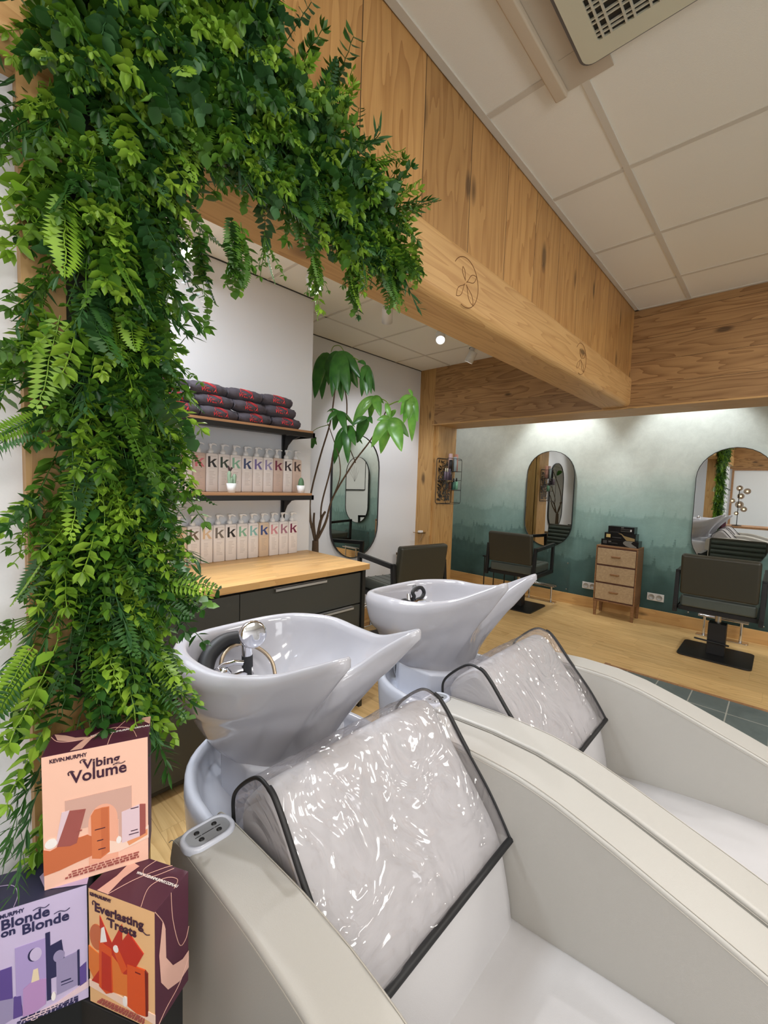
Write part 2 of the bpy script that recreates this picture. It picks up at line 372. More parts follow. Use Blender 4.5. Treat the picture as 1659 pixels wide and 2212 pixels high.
# exposed rails of the tiled ceilings
g = MB(); z0 = HM-.004
for k in range(-2, 6):
    x = -.588+k*.6
    if x > -.8: g.box((x-.012, -2.6, z0-.001), (x+.012, YC, HM))
for k in range(-8, 3):
    y = 2.69+k*.615
    if y < YC: g.box((-.93, y-.012, z0), (3, y+.012, HM))
g.box((-.93, -2.6, z0-.002), (-.905, YC, HM)); g.box((-.93, YC-.02, z0-.002), (3, YC, HM))
struct(g.build('trim_2', M_['ceilbar']))
g = MB(); z0 = HA-.003
for x in (-2.63, -2.03, -1.43): g.box((x-.009, -2.5, z0), (x+.009, YC, HA))
for k in range(-7, 4):
    y = 1.47+k*.612; g.box((XR if y > YJ else XW, y-.009, z0), (-1.1, y+.009, HA))
struct(g.build('trim_3', M_['ceilbar']))
g = MB(); g.box((XW, -2.5, HA-.006), (XW+.006, YJ, HA)); g.box((XR, YJ, HA-.006), (XR+.006, YC, HA))
struct(g.build('shadow_gap_strip', M_['cabedge']))  # dark strip drawn in place of the shadow gap under the alcove ceiling
# boards above the carved beam, the beam, the cross beam and the posts
sbox('wall_boards', (-1.1, -2.65, 2.2), (-.935, YC, HM), M_['larch_v'])
b = MB(); r = .035
prof = [(-1.116, 2.05), (-.922-r, 2.05)]+[(-.922-r+r*math.sin(a*PI/12), 2.05+r-r*math.cos(a*PI/12)) for a in range(1, 7)]
prof += [(-.922-r+r*math.cos(a*PI/12), 2.284-r+r*math.sin(a*PI/12)) for a in range(0, 7)]+[(-1.116, 2.284)]
b.prism(prof, -2.65, YC, 'Y')
struct(b.build('trim_5', M_['beam']))
# rosettes carved in the beam face
def carve(yc, zc, R, ph):
    cvs = MB(); x = -.9215; tr = []
    def P(a, rr): return Vector((x, yc+rr*math.cos(a), zc+rr*math.sin(a)))
    pts = [P(ph-2.2+i*4.4/28, R) for i in range(29)]
    cvs.tube(pts, .0014, 4)
    for k in range(4):
        a = ph+PI+.5+k*PI/2.2
        for sg in (-1, 1):
            pts = []
            for i in range(12):
                t = i/11; w = .26*math.sin(PI*t)*sg
                pts.append(P(a+w, R*(.08+(.9 if k < 3 else .55)*t)))
            cvs.tube(pts, .0012, 4)
    o = cvs.build('trim_6', M_['carve']); struct(o)
M_['carve'] = plain('carved_groove', (120, 78, 40), .8)
carve(1.385, 2.155, .088, .35); carve(2.62, 2.16, .088, .35)
sbox('trim_7', (-2.81, YC, 2.045), (3.0, YC+.37, HM), M_['larch_h'])
sbox('trim_7', (-2.83, YC-.006, 2.035), (3.0, YC+.375, 2.047), M_['plinth'])
sbox('trim_8', (XR-.06, YC, 0), (-2.81, YC+.372, HA+.1), M_['post'])
sbox('trim_9', (-2.82, YC+.03, 0), (-2.765, YC+.372, 2.04), M_['post'])
# column carrying the greenery
sbox('trim_10', (-1.11, .108, 0), (-.945, .30, 2.21), M_['post'])
# baseboards
sbox('baseboard_back', (-4.3, YM-.018, 0), (3.0, YM, .125), M_['plinth'], .003)
sbox('baseboard_recess', (XR, YJ, 0), (XR+.016, YC, .12), M_['plinth'], .003)
sbox('baseboard_right', (2.985, -2.6, 0), (3.0, YM-.02, .12), M_['plinth'], .003)
# back-of-room framed panel seen in the mirror
sbox('trim_11', (-1.0, -2.65, 2.0), (3.0, -2.6, HM), M_['larch_h'])
fr = MB()
for a, b in (((-.9, -2.66, 1.96), (2.6, -2.62, 2.0)), ((-.94, -2.66, .1), (-.9, -2.62, 2.0)), ((2.6, -2.66, .1), (2.64, -2.62, 2.0))): fr.box(a, b)
struct(fr.build('trim_12', M_['shelfw']))

# ================================================================== CEILING THINGS
ac = empty('ceiling_air_conditioner', (-.1, 1.0, HM), 'white square air conditioner cassette with a grille in the ceiling', 'air conditioner')
ac.location = (0, 0, 0)
def rrect(x0, y0, x1, y1, r, n=5):
    P = []
    for cx, cy, a0 in ((x1-r, y0+r, -90), (x1-r, y1-r, 0), (x0+r, y1-r, 90), (x0+r, y0+r, 180)):
        for i in range(n+1):
            a = math.radians(a0+90*i/n); P.append((cx+r*math.cos(a), cy+r*math.sin(a)))
    return P
MB().prism(rrect(-.573, .52, .39, 1.485, .035), HM-.022, HM-.001, 'Z').build('housing', plain('ac_edge', (112, 110, 112), .5), ac)
m = MB(); o_ = rrect(-.562, .531, .379, 1.474, .03); i_ = rrect(-.505, .59, .32, 1.412, .004)
n = len(o_)
vs = [Vector((x, y, HM-.03)) for x, y in o_]+[Vector((x, y, HM-.03)) for x, y in i_]+[Vector((x, y, HM-.018)) for x, y in i_]+[Vector((x, y, HM-.02)) for x, y in o_]
fs = [(i, (i+1) % n, n+(i+1) % n, n+i) for i in range(n)]+[(n+i, n+(i+1) % n, 2*n+(i+1) % n, 2*n+i) for i in range(n)]+[(i, 3*n+i, 3*n+(i+1) % n, (i+1) % n) for i in range(n)]
MB().add(vs, fs).build('cover_plate', M_['acw'] if 'acw' in M_ else plain('ac_cream', (214, 210, 186), .5), ac)
MB().box((-.51, .585, HM-.0235), (.325, 1.417, HM-.0225)).build('dark_opening', M_['black'], ac)
g = MB()
for i in range(14):
    for k in (0, .022):
        x = -.492+i*.062+k; g.box((x, .59, HM-.031), (x+.005, 1.412, HM-.024))
for i in range(20):
    for k in (0, .014):
        y = 1.398-i*.042-k; g.box((-.505, y-.004, HM-.030), (.32, y, HM-.024))
g.build('grille', plain('ac_grille', (206, 200, 180), .5), ac)
duct = empty('ceiling_cable_duct', (0, 0, 0), 'cream plastic duct running along the ceiling beside the air conditioner', 'duct')
MB().box((-.685, -1.5, HM-.028), (-.643, 1.545, HM-.001)).build('channel', plain('duct_cream', (206, 190, 166), .6), duct, bevel=.006)
MB().box((-.643, .4, HM-.006), (-.575, 1.548, HM-.001)).box((-.575, 1.486, HM-.006), (-.5, 1.55, HM-.001)).box((-.627, 1.418, HM-.008), (-.575, 1.420, HM-.006)).build('patch_plate', plain('duct_plate', (200, 186, 166), .7), duct)
# spotlights of the alcove
lamp_n = 0
def spotlight(base, aim, label, power, lit=True, ang=75):
    e = empty('track_spotlight', base, label, 'spotlight', 'white can spotlights on the alcove ceiling')
    b = Vector(base); d = (Vector(aim)-b).normalized(); h = b+Vector((0, 0, -.055))
    MB().lathe([(.02, -.055), (.02, -.0), (.03, -.0), (.03, .0)], 12).tube([(0, 0, 0), (0, 0, -.055)], .006, 8).build('stem', M_['white'], e)
    q = d.to_track_quat('-Z', 'Y').to_matrix().to_4x4(); q.translation = (0, 0, -.06)
    MB().lathe([(.0, .03), (.036, .03), (.038, .028), (.038, -.07), (.034, -.07), (.033, -.055), (0, -.055)], 24, m=q, caps=False).build('can', M_['white'], e)
    if lit: MB().lathe([(0, -.058), (.032, -.058)], 20, m=q, caps=False).build('lens', M_['lamp'], e)
    if lit:
        p = b+Vector((0, 0, -.06))+d*.09; spot('spotlight_beam', p, aim, power, ang, .7, .03)
for (px, py), aim, lb, pw in (((399, 512), (-1.0, 1.0, .9), 'lit can spotlight half behind the hanging greenery, nearest the towels', 30),
                              ((676, 592), (-1.2, 1.5, .9), 'lit can spotlight under the beam beside the white wall corner', 34),
                              ((952, 715), (-1.0, 1.4, .9), 'lit can spotlight above the house plant, right of the upright can with no visible glow', 34)):
    P = at(px, py, 2, HA-.02); P.z = HA; spotlight(P, aim, lb, pw)
spotlight(at(837, 662, 2, HA-.02).to_tuple()[:2]+(HA,), (-3.0, 3.2, 1.2), 'white can spotlight hanging upright under the beam, no glow visible', 26)
spotlight(at(1020, 757, 2, HA-.02).to_tuple()[:2]+(HA,), (-3.0, 3.3, 1.0), 'tilted white can spotlight nearest the cross beam and post', 16)
for x in (-2.02, -.72, .6): spot('mural_wash', (x, 4.72, HM-.03), (x, 5.22, 1.75), 30, 78, .55, .03, (.95, .99, 1))
spot('mural_wash', (-3.3, 4.5, HM-.03), (-3.3, 5.1, 1.4), 8, 90, .6)

# ================================================================== CABINET, COUNTER, SHELVES
cab = empty('base_cabinet', (0, 0, 0), 'charcoal drawer cabinet under the butcher block worktop', 'cabinet')
MB().box((XW+.005, -.6, .03), (-1.862, 1.80, .866)).build('body', M_['cabedge'], cab)
MB().box((-1.93, 1.775, 0), (-1.83, 1.80, .866)).build('end_panel', M_['cabedge'], cab)
def drawer(y0, y1, z0, z1, hy0=None, hy1=None):
    d = MB().box((-1.862, y0+.002, z0+.002), (-1.842, y1-.002, z1-.002)).build('drawer', M_['cab'], cab, bevel=.001)
    if hy0 is not None:
        MB().box((-1.845, hy0, z1-.006), (-1.822, hy1, z1-.0005)).box((-1.825, hy0, z1-.018), (-1.822, hy1, z1-.0005)).build('handle', M_['alu'], d, bevel=.001)
for y0, y1 in ((.98, 1.772), (.2, .98), (-.58, .2)):
    hs = {1.772: (1.165, 1.493), .98: (.44, .77), .2: (-.36, -.03)}[y1]
    drawer(y0, y1, .66, .85, *hs); drawer(y0, y1, .44, .655, hs[0]+.21, hs[1]+.21); drawer(y0, y1, .06, .435)
ct = MB().box((XW+.003, -.62, .868), (-1.81, 1.815, .902)).build('worktop', M_['top'], bevel=.001)
tag(ct, 'oak butcher block worktop over the charcoal drawers', 'worktop')
def shelf(z, label):
    e = empty('wall_shelf', (0, 0, 0), label, 'shelf', 'industrial wall shelves')
    MB().box((XW+.006, -.4, z-.014), (-2.205, 1.665, z)).build('board', M_['shelfw'], e, bevel=.001)
    MB().box((-2.212, -.4, z-.042), (-2.200, 1.675, z-.014)).box((XW+.006, 1.660, z-.042), (-2.200, 1.675, z-.012)).box((XW+.006, -.4, z-.02), (-2.205, 1.665, z-.0145)).build('frame', M_['black'], e)
    for y in (1.60, .6):
        b = MB().box((XW+.006, y-.012, z-.25), (XW+.02, y+.012, z-.02))
        pts = [(XW+.02, z-.19), (XW+.03, z-.14), (XW+.06, z-.09), (XW+.11, z-.055), (XW+.19, z-.04), (XW+.19, z-.025), (XW+.02, z-.025)]
        b.prism(pts, y-.004, y+.004, 'Y').build('bracket', M_['black'], e)
shelf(1.71, 'upper wall shelf with a dark metal edge, carrying the rolled towels')
shelf(1.315, 'lower wall shelf with a dark metal edge, carrying pump bottles and cacti')

# ------------------------------------------------------------------ bottles
KC = {'pink': (214, 120, 132), 'black': (38, 36, 38), 'dark green': (52, 70, 60), 'mint': (136, 186, 160), 'navy': (58, 74, 116), 'purple': (120, 108, 164),
      'lilac': (154, 146, 186), 'burgundy': (118, 44, 70), 'dark plum': (52, 40, 50), 'brown': (70, 52, 50), 'coral': (236, 138, 116), 'peach': (226, 180, 140),
      'taupe': (122, 106, 92), 'sand': (222, 194, 162), 'grey': (120, 114, 108), 'teal': (140, 192, 190), 'blue': (60, 80, 140), 'rose': (212, 148, 160), 'mauve': (168, 120, 140), 'plum': (120, 30, 70)}
BODY = {'white': plain('milky_bottle', (238, 232, 230), .35, Subsurface_Weight=.0), 'beige': plain('beige_bottle', (222, 200, 176), .35), 'tan': plain('rosy_tan_bottle', (214, 192, 180), .35)}
KM = {}
for k, c in KC.items(): KM[k] = plain('print_'+k.replace(' ', '_'), c, .45)
M_['faint'] = plain('faint_print', (176, 164, 160), .5)
BW, BD, BH = .0705, .05, .218
def sqring(w, d, z, r, n=4):
    return [Vector((x, y, z)) for x, y in rrect(-d/2, -w/2, d/2, w/2, r, n)]
def loft(mb, spec, mi=0): mb.rings([sqring(w, d, z, r) for w, d, z, r in spec], mi)
bm_ = MB(); loft(bm_, [(BW-.006, BD-.006, 0, .006), (BW, BD, .003, .008), (BW, BD, BH-.006, .008), (BW-.012, BD-.012, BH, .008)])
pump = MB().lathe([(.014, BH), (.0165, BH+.002), (.0165, BH+.018), (.012, BH+.02), (.012, BH+.024), (.0065, BH+.026), (.0065, BH+.044), (.011, BH+.046), (.011, BH+.058), (.004, BH+.06)], 16)
pump.tube([(0, 0, BH+.054), (.012, .012, BH+.056), (.020, .024, BH+.051), (.021, .026, BH+.046)], [.006, .0052, .004, .0035], 8)
def kshape(x, s):
    m = MB(); X = x
    def poly(pts):
        m.add([(X, a*s, b*s) for a, b in pts]+[(X-.0006, a*s, b*s) for a, b in pts], [tuple(range(len(pts))), tuple(range(2*len(pts)-1, len(pts)-1, -1))]+[(i, (i+1) % len(pts), len(pts)+(i+1) % len(pts), len(pts)+i) for i in range(len(pts))])
    poly([(-.42, -.5), (-.2, -.5), (-.2, .52), (-.42, .52)])
    poly([(-.2, -.02), (.18, .3), (.46, .3), (.04, -.03), (-.2, -.13)])
    poly([(-.06, -.1), (.16, -.5), (.46, -.5), (.12, -.02), (.02, .02)])
    return m
protos = {}
def bottle(kc, body, loc, label, group):
    key = (kc, body)
    if key not in protos:
        e = empty('pump_bottle', loc, label, 'bottle', group)
        bm_.build('body', BODY[body], e); pump.build('pump', M_['white'], e)
        kshape(BD/2+.0008, .060).build('letter_k', KM[kc], e, loc=(0, 0, BH-.048))
        l = MB(); l.box((BD/2, -.02, BH-.016), (BD/2+.0006, .024, BH-.0145)).box((BD/2, -.02, BH-.084), (BD/2+.0006, .024, BH-.083))
        for r in range(9):
            l.box((BD/2, -.018, BH-.104-r*.009), (BD/2+.0005, -.018+.036*random.uniform(.5, 1), BH-.1025-r*.009))
        l.build('printed_label', M_['faint'], e); protos[key] = e; return e
    c = copy_tree(protos[key]); c.location = loc; tag(c, label, 'bottle', group); return c
up = [('pink', 'white'), ('pink', 'white'), ('pink', 'white'), ('pink', 'tan'), ('black', 'white'), ('dark green', 'white'), ('mint', 'white'), ('navy', 'white'), ('purple', 'white'), ('lilac', 'white'), ('burgundy', 'tan'), ('dark plum', 'white'), ('brown', 'tan')]
lo = [('pink', 'white'), ('coral', 'white'), ('coral', 'white'), ('peach', 'beige'), ('taupe', 'white'), ('sand', 'white'), ('grey', 'white'), ('black', 'white'), ('mint', 'white'), ('teal', 'white'), ('blue', 'beige'), ('rose', 'white'), ('mauve', 'white'), ('plum', 'white')]
def row(L, yend, xf, z, pitch, where, group):
    n = len(L)
    for i, (k, b) in enumerate(L):
        y = yend-pitch*(n-1-i)-pitch/2
        if i == n-1: pos = 'rightmost on '+where
        elif i == n-2: pos = 'second from the right end on '+where
        elif i == 1: pos = 'second deepest in the greenery on '+where
        else: pos = 'between '+L[i-1][0]+' and '+L[i+1][0]+' on '+where if i else 'deepest in the greenery on '+where
        bottle(k, b, (xf-BD/2, y, z), f'{b} pump bottle with a {k} k, {pos}', group)
row(up, 1.712, -2.385, 1.3155, .0728, 'the shelf', 'pump bottles on the lower wall shelf')
row(lo, 1.694, -2.392, .9025, .0737, 'the worktop', 'pump bottles on the worktop')

# ------------------------------------------------------------------ towels
def towel_mesh():
    m = MB(); rg = []; L = .2
    for i in range(15):
        t = i/14; y = (t-.5)*L; e = abs(t-.5)*2; k = (1-e**7)**.5 if e < 1 else 0
        k = max(k, .80)
        rg.append([Vector((.05*k*math.cos(2*PI*a/24)*1.05+.003*math.sin(a*1.7+i), y, .033*k*math.sin(2*PI*a/24)+.0012*math.sin(a*2.3+i*1.3))) for a in range(24)])
    return m.rings(rg)
tw0 = towel_mesh(); M_['cord'] = plain('dark_fold', (34, 31, 36), .95)
def surf(y, z): return .0525*math.sqrt(max(0, 1-(z/.033)**2))*1.0+.0022
def towel_proto():
    e = empty('rolled_towel', (0, 0, 0), 'x', 'towel', 'rolled towels on the upper shelf')
    b = tw0.build('roll', M_['towelfab'], e)
    mk = MB()
    cur = bpy.data.curves.new('t', 'FONT'); cur.body = 'WELLA'; cur.size = .025; cur.offset = .0004; cur.resolution_u = 2
    t = bpy.data.objects.new('t', cur); me = bpy.data.meshes.new_from_object(t); bpy.data.objects.remove(t)
    vs = []
    for v in me.vertices:
        y = v.co.x*1.1-.045; z = v.co.y-.018; vs.append((surf(y, z), y, z))
    mk.add(vs, [tuple(p.vertices) for p in me.polygons])
    for j in range(3):
        pts = []
        for i in range(11):
            t_ = i/10; y = -.025+.06*t_; z = .0300-.0060*j-.012*t_+.0045*math.sin(t_*PI*1.7); pts.append((surf(y, z)+.0005, y, z))
        mk.tube(pts, .0012, 5)
    pts = [(surf(0, z)+.0005, y, z) for y, z in ((-.03, .024), (-.037, .017), (-.034, .011), (-.038, .006), (-.03, .002), (-.02, .004))]
    mk.tube(pts, .0011, 5); mk.build('embroidery', M_['redthread'], e, fixn=False)
    return e
tp = towel_proto(); tn = 0
rows_t = [('bottom', 1.742, [1.486, 1.273, 1.062, .855, .65]), ('middle', 1.802, [1.443, 1.24, 1.035, .825]), ('top', 1.862, [1.42, 1.212, 1.0, .79])]
for tier, z, ys in rows_t:
    for i, y in enumerate(ys):
        o = tp if tn == 0 else copy_tree(tp); tn += 1
        o.location = (-2.27+random.uniform(-.006, .006), y, z); o.rotation_euler = (random.uniform(-.04, .04), random.uniform(-.2, .1), random.uniform(-.05, .05))
        o.scale = (1, .985 + random.uniform(-.02, .02), 1.06)
        tag(o, f'rolled charcoal towel, {tier} tier, {["at the right end", "second from the right end", "third from the right end", "fourth from the right end", "deepest in the greenery"][i]}', 'towel', 'rolled towels on the upper shelf')

# ------------------------------------------------------------------ cacti on the lower shelf
def pot(e, r, h):
    MB().lathe([(0, 0), (r*.72, 0), (r, h), (r-.003, h), (r*.7, h*.5), (0, h*.5)], 20, caps=False).build('pot', M_['white'], e)
    MB().lathe([(0, h*.82), (r*.9, h*.82)], 14, caps=False).build('soil', M_['soil'], e)
P = at(500, 1063, 0, -2.255)
c1 = empty('potted_cactus', (-2.255, P.y, 1.3155), 'small white pot with a branching pale cactus before the dark green k bottle', 'cactus'); pot(c1, .028, .052)
k = MB()
for pts, r in (([(0, -.008, .04), (0, -.014, .09), (0, -.012, .12)], .011), ([(0, .012, .04), (0, .016, .08), (0, .018, .105)], .011), ([(0, 0, .04), (.004, -.004, .07), (0, .002, .085)], .009)):
    k.tube(catmull(pts, 4, False), [r*(1 if i < 7 else .6) for i in range(9)], 10)
k.build('cactus_arms', M_['cactus2'], c1)
k = MB().tube([(0, -.012, .118), (0, -.016, .135), (0, -.02, .15)], [.005, .006, .002], 8).tube([(0, -.008, .12), (0, .002, .14)], [.004, .006], 8)
k.build('cactus_flower', plain('dark_bloom', (60, 40, 44), .7), c1)
P = at(650, 1063, 0, -2.255)
c2 = empty('potted_cactus', (-2.255, P.y, 1.3155), 'small white pot with a round upright green cactus at the right shelf end', 'cactus'); pot(c2, .028, .048)
k = MB(); rg = []
for i in range(9):
    t_ = i/8; r = .017*math.sqrt(max(.03, 1-(t_*1.0)**3)); rg.append([Vector((r*(1+.12*math.cos(a*PI/2*2))*math.cos(2*PI*a/32), r*(1+.12*math.cos(a*PI))*math.sin(2*PI*a/32), .038+.06*t_)) for a in range(32)])
k.rings(rg).build('cactus_body', M_['cactus'], c2)

# ================================================================== MIRRORS
def capsule(w, h, n=16):
    r = w/2; P = []
    for i in range(n+1): a = PI*i/n; P.append((r*math.cos(a), h/2-r+r*math.sin(a)))
    for i in range(n+1): a = PI+PI*i/n; P.append((r*math.cos(a), -h/2+r+r*math.sin(a)))
    return P
def mirror(c, u, nrm, w, h, label):
    e = empty('wall_mirror', (0, 0, 0), label, 'mirror', 'capsule wall mirrors')
    c = Vector(c); u = Vector(u); n_ = Vector(nrm); U = Vector((0, 0, 1))
    m = frame(c, u, U, n_); P = capsule(w-.008, h-.008)
    fb = MB(); ring = lambda Q, t: [m @ Vector((a, b, t)) for a, b in Q]
    fb.rings([ring(capsule(w-.02, h-.02), .002), ring(capsule(w, h), .002), ring(capsule(w, h), .026), ring(capsule(w-.010, h-.010), .026), ring(capsule(w-.010, h-.010), .018)], 0, False, False, False)
    fb.build('frame', M_['black'], e)
    Q = ring(P, .019); MB().add(Q, [tuple(range(len(Q)))]).build('mirror_glass', M_['mirror'], e, fixn=False)
mirror((-2.128, YM-.03, 1.262), (1, 0, 0), (0, -1, 0), .595, 1.19, 'tall capsule mirror on the forest wall, nearest the wooden post')
mirror((-.355, YM-.03, 1.25), (1, 0, 0), (0, -1, 0), .60, 1.19, 'tall capsule mirror on the forest wall, reflecting the green pillar')
mirror((XR+.002, 2.785, 1.255), (0, 1, 0), (1, 0, 0), .615, 1.19, 'tall capsule mirror on the white recess wall behind the house plant')

# ================================================================== WALL BITS
M_['outlet'] = plain('outlet_shaded_white', (186, 186, 184), .5)  # greyed white, stands for the shading inside the outlet rings
def socket(px, py, label):
    p = at(px, py, 1, YM); e = empty('wall_socket', (p.x, YM-.001, p.z), label, 'socket', 'double power sockets on the forest wall')
    MB().box((-.078, -.008, -.04), (.078, 0, .04)).build('plate', M_['white'], e, bevel=.003)
    for sx in (-.036, .036):
        mm = Matrix.Translation((sx, -.008, 0)) @ Matrix.Rotation(PI/2, 4, 'X')
        MB().lathe([(.030, 0), (.030, .005), (.024, .005), (.023, .0008), (.0, .0008)], 20, m=mm, caps=False).build('outlet', M_['outlet'], e)
socket(1273, 1265, 'white double socket left of the little wooden dresser')
socket(1416, 1290, 'white double socket right of the little wooden dresser')
for x0, x1, lb in ((-2.28, -1.83, 'clear acrylic splash plate on the wall below the mirror by the post'), (-.66, -.02, 'clear acrylic splash plate on the wall below the mirror beside the dresser')):
    e = empty('splash_plate', (0, 0, 0), lb, 'splash plate', 'clear splash plates under the mirrors')
    MB().box((x0, YM-.012, .14), (x1, YM-.008, .52)).build('sheet', M_['glass'], e)
    s = MB()
    for x in (x0+.03, x1-.03):
        for z in (.17, .49): s.lathe([(0, 0), (.007, 0), (.007, .012), (0, .012)], 10, m=Matrix.Translation((x, YM-.002, z)) @ Matrix.Rotation(PI/2, 4, 'X'), caps=False)
    s.build('screws', M_['steel'], e)
# wire rack with bottles on the post
rk = empty('wire_rack', (0, 0, 0), 'black wire rack with a leaf-cut back plate on the wooden post', 'rack')
Y0, Y1, Z0, Z1, XP, XF = 3.745, 4.045, 1.19, 1.685, -2.76, -2.635
def rr3(x, y0, y1, z0, z1, r): return [(x, a, b) for a, b in rrect(y0, z0, y1, z1, r, 4)]
MB().tube(rr3(XP, Y0, Y1, Z0, Z1, .03), .004, 6, closed=True).build('back_frame', M_['black'], rk)
random.seed(3); lv = MB()
for i in range(230):
    y = random.uniform(Y0+.03, Y1-.03); z = random.uniform(Z0+.03, Z1-.03); a = random.choice((0.4, 1.2, 2.2, 2.8))+random.uniform(-.2, .2); L = random.uniform(.035, .06)
    dy, dz = math.cos(a)*L, math.sin(a)*L; ny, nz = -math.sin(a)*.006, math.cos(a)*.006
    y0_, z0_ = y-dy/2, z-dz/2
    cl = lambda yy, zz: (XP+.002+.0004*(i % 4), min(max(yy, Y0), Y1), min(max(zz, Z0), Z1))
    lv.add([cl(y0_, z0_), cl(y+ny, z+nz), cl(y0_+dy, z0_+dz), cl(y-ny, z-nz)], [(0, 1, 2, 3)])
lv.build('leaf_cut_plate', M_['black'], rk, fixn=False)
w = MB(); w.tube(rr3(XF, Y0+.01, Y1, Z0, Z1, .03), .003, 6, closed=True)
for z in (Z0+.01, 1.335, 1.45, 1.545, Z1-.01): w.tube([(XP, Y1-.005, z), (XF, Y1-.005, z)], .0028, 6)
for z in (1.345, 1.545): w.tube([(XF, Y0+.1, z), (XF, Y1, z)], .0028, 6)
w.tube([(XF, Y0+.14, 1.345), (XF, Y0+.14, Z1)], .0028, 6); w.tube([(XP, Y0+.02, Z0), (XF, Y0+.02, Z0)], .0028, 6)
w.build('wire_basket', M_['black'], rk)
tr = MB()
tr.box((XP+.004, Y0+.1, 1.545), (XF, Y1-.01, 1.548)); tr.box((XP+.004, Y0+.01, 1.447), (XF, Y0+.19, 1.45)); tr.box((XP+.004, Y0+.12, 1.342), (XF, Y1-.01, 1.345))
tr.build('tray', plain('rack_tray', (88, 78, 74), .5), rk)
def tall(kind, loc, r, h, col, label, cap=None, sh=None):
    e = empty(kind, loc, label, 'bottle', 'hair products in the wire rack')
    MB().lathe([(0, 0), (r, 0), (r, h*.97), (r*.85, h), (0, h)], 14, caps=False).build('body', plain('product_'+str(len(bpy.data.materials)), col, .4), e)
    if cap: MB().lathe([(0, h), (r*.5, h), (r*.45, h+.03), (r*.3, h+.04), (0, h+.04)], 10, caps=False).build('cap', plain('cap_'+str(len(bpy.data.materials)), cap, .4), e)
xm = -2.69
tall('product_tube', (xm, 3.90, 1.549), .022, .19, (206, 178, 182), 'tall pale mauve can at the back left of the rack top')
tall('product_tube', (xm+.03, 3.945, 1.549), .02, .155, (176, 196, 206), 'tall pale blue can on the rack top')
tall('product_tube', (xm, 4.01, 1.549), .022, .19, (226, 168, 156), 'tall salmon pink can at the right of the rack top')
tall('product_bottle', (xm+.03, 3.865, 1.549), .018, .12, (26, 24, 28), 'black bottle at the left of the rack top')
for i, y in enumerate((3.775, 3.812)): tall('spray_bottle', (xm+.03, y, 1.451), .014, .085, (112, 98, 116), ['purple-grey spray bottle with a cream cap, leftmost in the rack', 'purple-grey spray bottle with a cream cap, second in the rack'][i], (226, 222, 200))
tall('product_bottle', (xm+.03, 3.85, 1.451), .015, .12, (78, 66, 84), 'dark violet bottle beside the two cream-capped sprays')
tall('product_bottle', (xm+.02, 3.888, 1.451), .013, .06, (70, 60, 74), 'small dark bottle with a white tip in the rack', (230, 230, 230))
tall('pump_flask', (xm+.02, 3.95, 1.346), .02, .085, (70, 120, 104), 'dark green flask on the low rack tray', (20, 20, 22))
tall('pump_flask', (xm+.03, 3.99, 1.346), .018, .09, (120, 176, 146), 'mint green flask with a black nozzle on the low rack tray', (20, 20, 22))
tall('product_tube', (xm+.01, 3.895, 1.346), .016, .08, (110, 74, 58), 'brown box-like tube on the low rack tray')
# acrylic holder on the post, kraft bin behind the chair
p = at(906, 1151, 1, YC-.05)
e = empty('acrylic_holder', (p.x, YC, p.z), 'small clear acrylic holder screwed to the wooden post', 'holder')
MB().box((-.05, -.1, 0), (.05, 0, .006)).box((-.05, -.1, .006), (.05, -.096, .02)).build('ledge', M_['glass'], e)
MB().box((.0, -.08, .007), (.035, -.03, .028)).build('white_clip', M_['white'], e, bevel=.003)
MB().tube([(.02, -.01, -.002), (.0, -.012, -.06), (-.03, -.012, -.11)], .002, 6).build('cord', M_['bag'], e)

# ================================================================== STYLING CHAIRS
def styling_chair(loc, rz, label):
    e = empty('styling_chair', loc, label, 'chair', 'olive and black styling chairs', rz)
    # seat faces +Y (local); back at -Y
    MB().box((-.25, -.25, .43), (.25, .25, .53)).build('seat', M_['gleather_g'], e, bevel=.02, seg=3)
    q = MB()
    for i in range(6): q.tube([(-.2+i*.08, -.2, .529), (-.2+i*.08, .24, .529)], .0035, 6)
    q.build('seat_stitching', M_['gleather'], e)
    a = math.radians(8); m = Matrix.Translation((0, -.25, .53)) @ Matrix.Rotation(a, 4, 'X')
    MB().box((-.255, -.035, .015), (.255, .035, .36), m=m).build('backrest', M_['gleather'], e, bevel=.022, seg=3)
    q = MB()
    for i in range(6): 
        z = .05+i*.052; q.rings([[m @ Vector((x, .034+.014*math.cos(k*PI/4)*(1 if abs(math.cos(k*PI/4)) > .1 else 0), z+.024*math.sin(k*PI/4))) for k in range(8)] for x in (-.235, -.2, .2, .235)])
    q.build('back_channels', M_['gleather_g'], e)
    for s in (-1, 1):
        x = s*.278; f = MB()
        def bar(y0, z0, y1, z1, w=.02): 
            d = Vector((0, y1-y0, z1-z0)); L = d.length; d.normalize(); n = Vector((0, -d.z, d.y)); o = Vector((x, y0, z0))
            mm = Matrix((Vector((1, 0, 0)), d, n)).transposed().to_4x4(); mm.translation = o
            f.box((-.015, -.02, -w), (.015, L+.02, w), m=mm)
        bar(-.28, .40, -.25, .72); bar(-.25, .715, .27, .735); bar(.27, .73, .26, .42); bar(-.28, .42, .26, .42)
        f.build('armrest', M_['black'], e, bevel=.003)
    MB().box((-.26, -.24, .395), (.26, .24, .43)).build('seat_pan', M_['black'], e)
    MB().tube([(0, 0, .26), (0, 0, .41)], .022, 14).build('lift_column', M_['steel'], e)
    MB().box((-.062, -.055, .014), (.062, .055, .285)).tube([(-.15, -.07, .13), (.09, -.07, .12)], .008, 8).build('pump_housing', M_['black2'], e, bevel=.004)
    MB().prism(rrect(-.25, -.235, .25, .235, .04), 0, .014, 'Z').build('base_plate', M_['black'], e, bevel=.002)
    return e
c0 = styling_chair((-.335, 4.62, 0), 0, 'olive styling chair before the right mirror, beside the dresser')
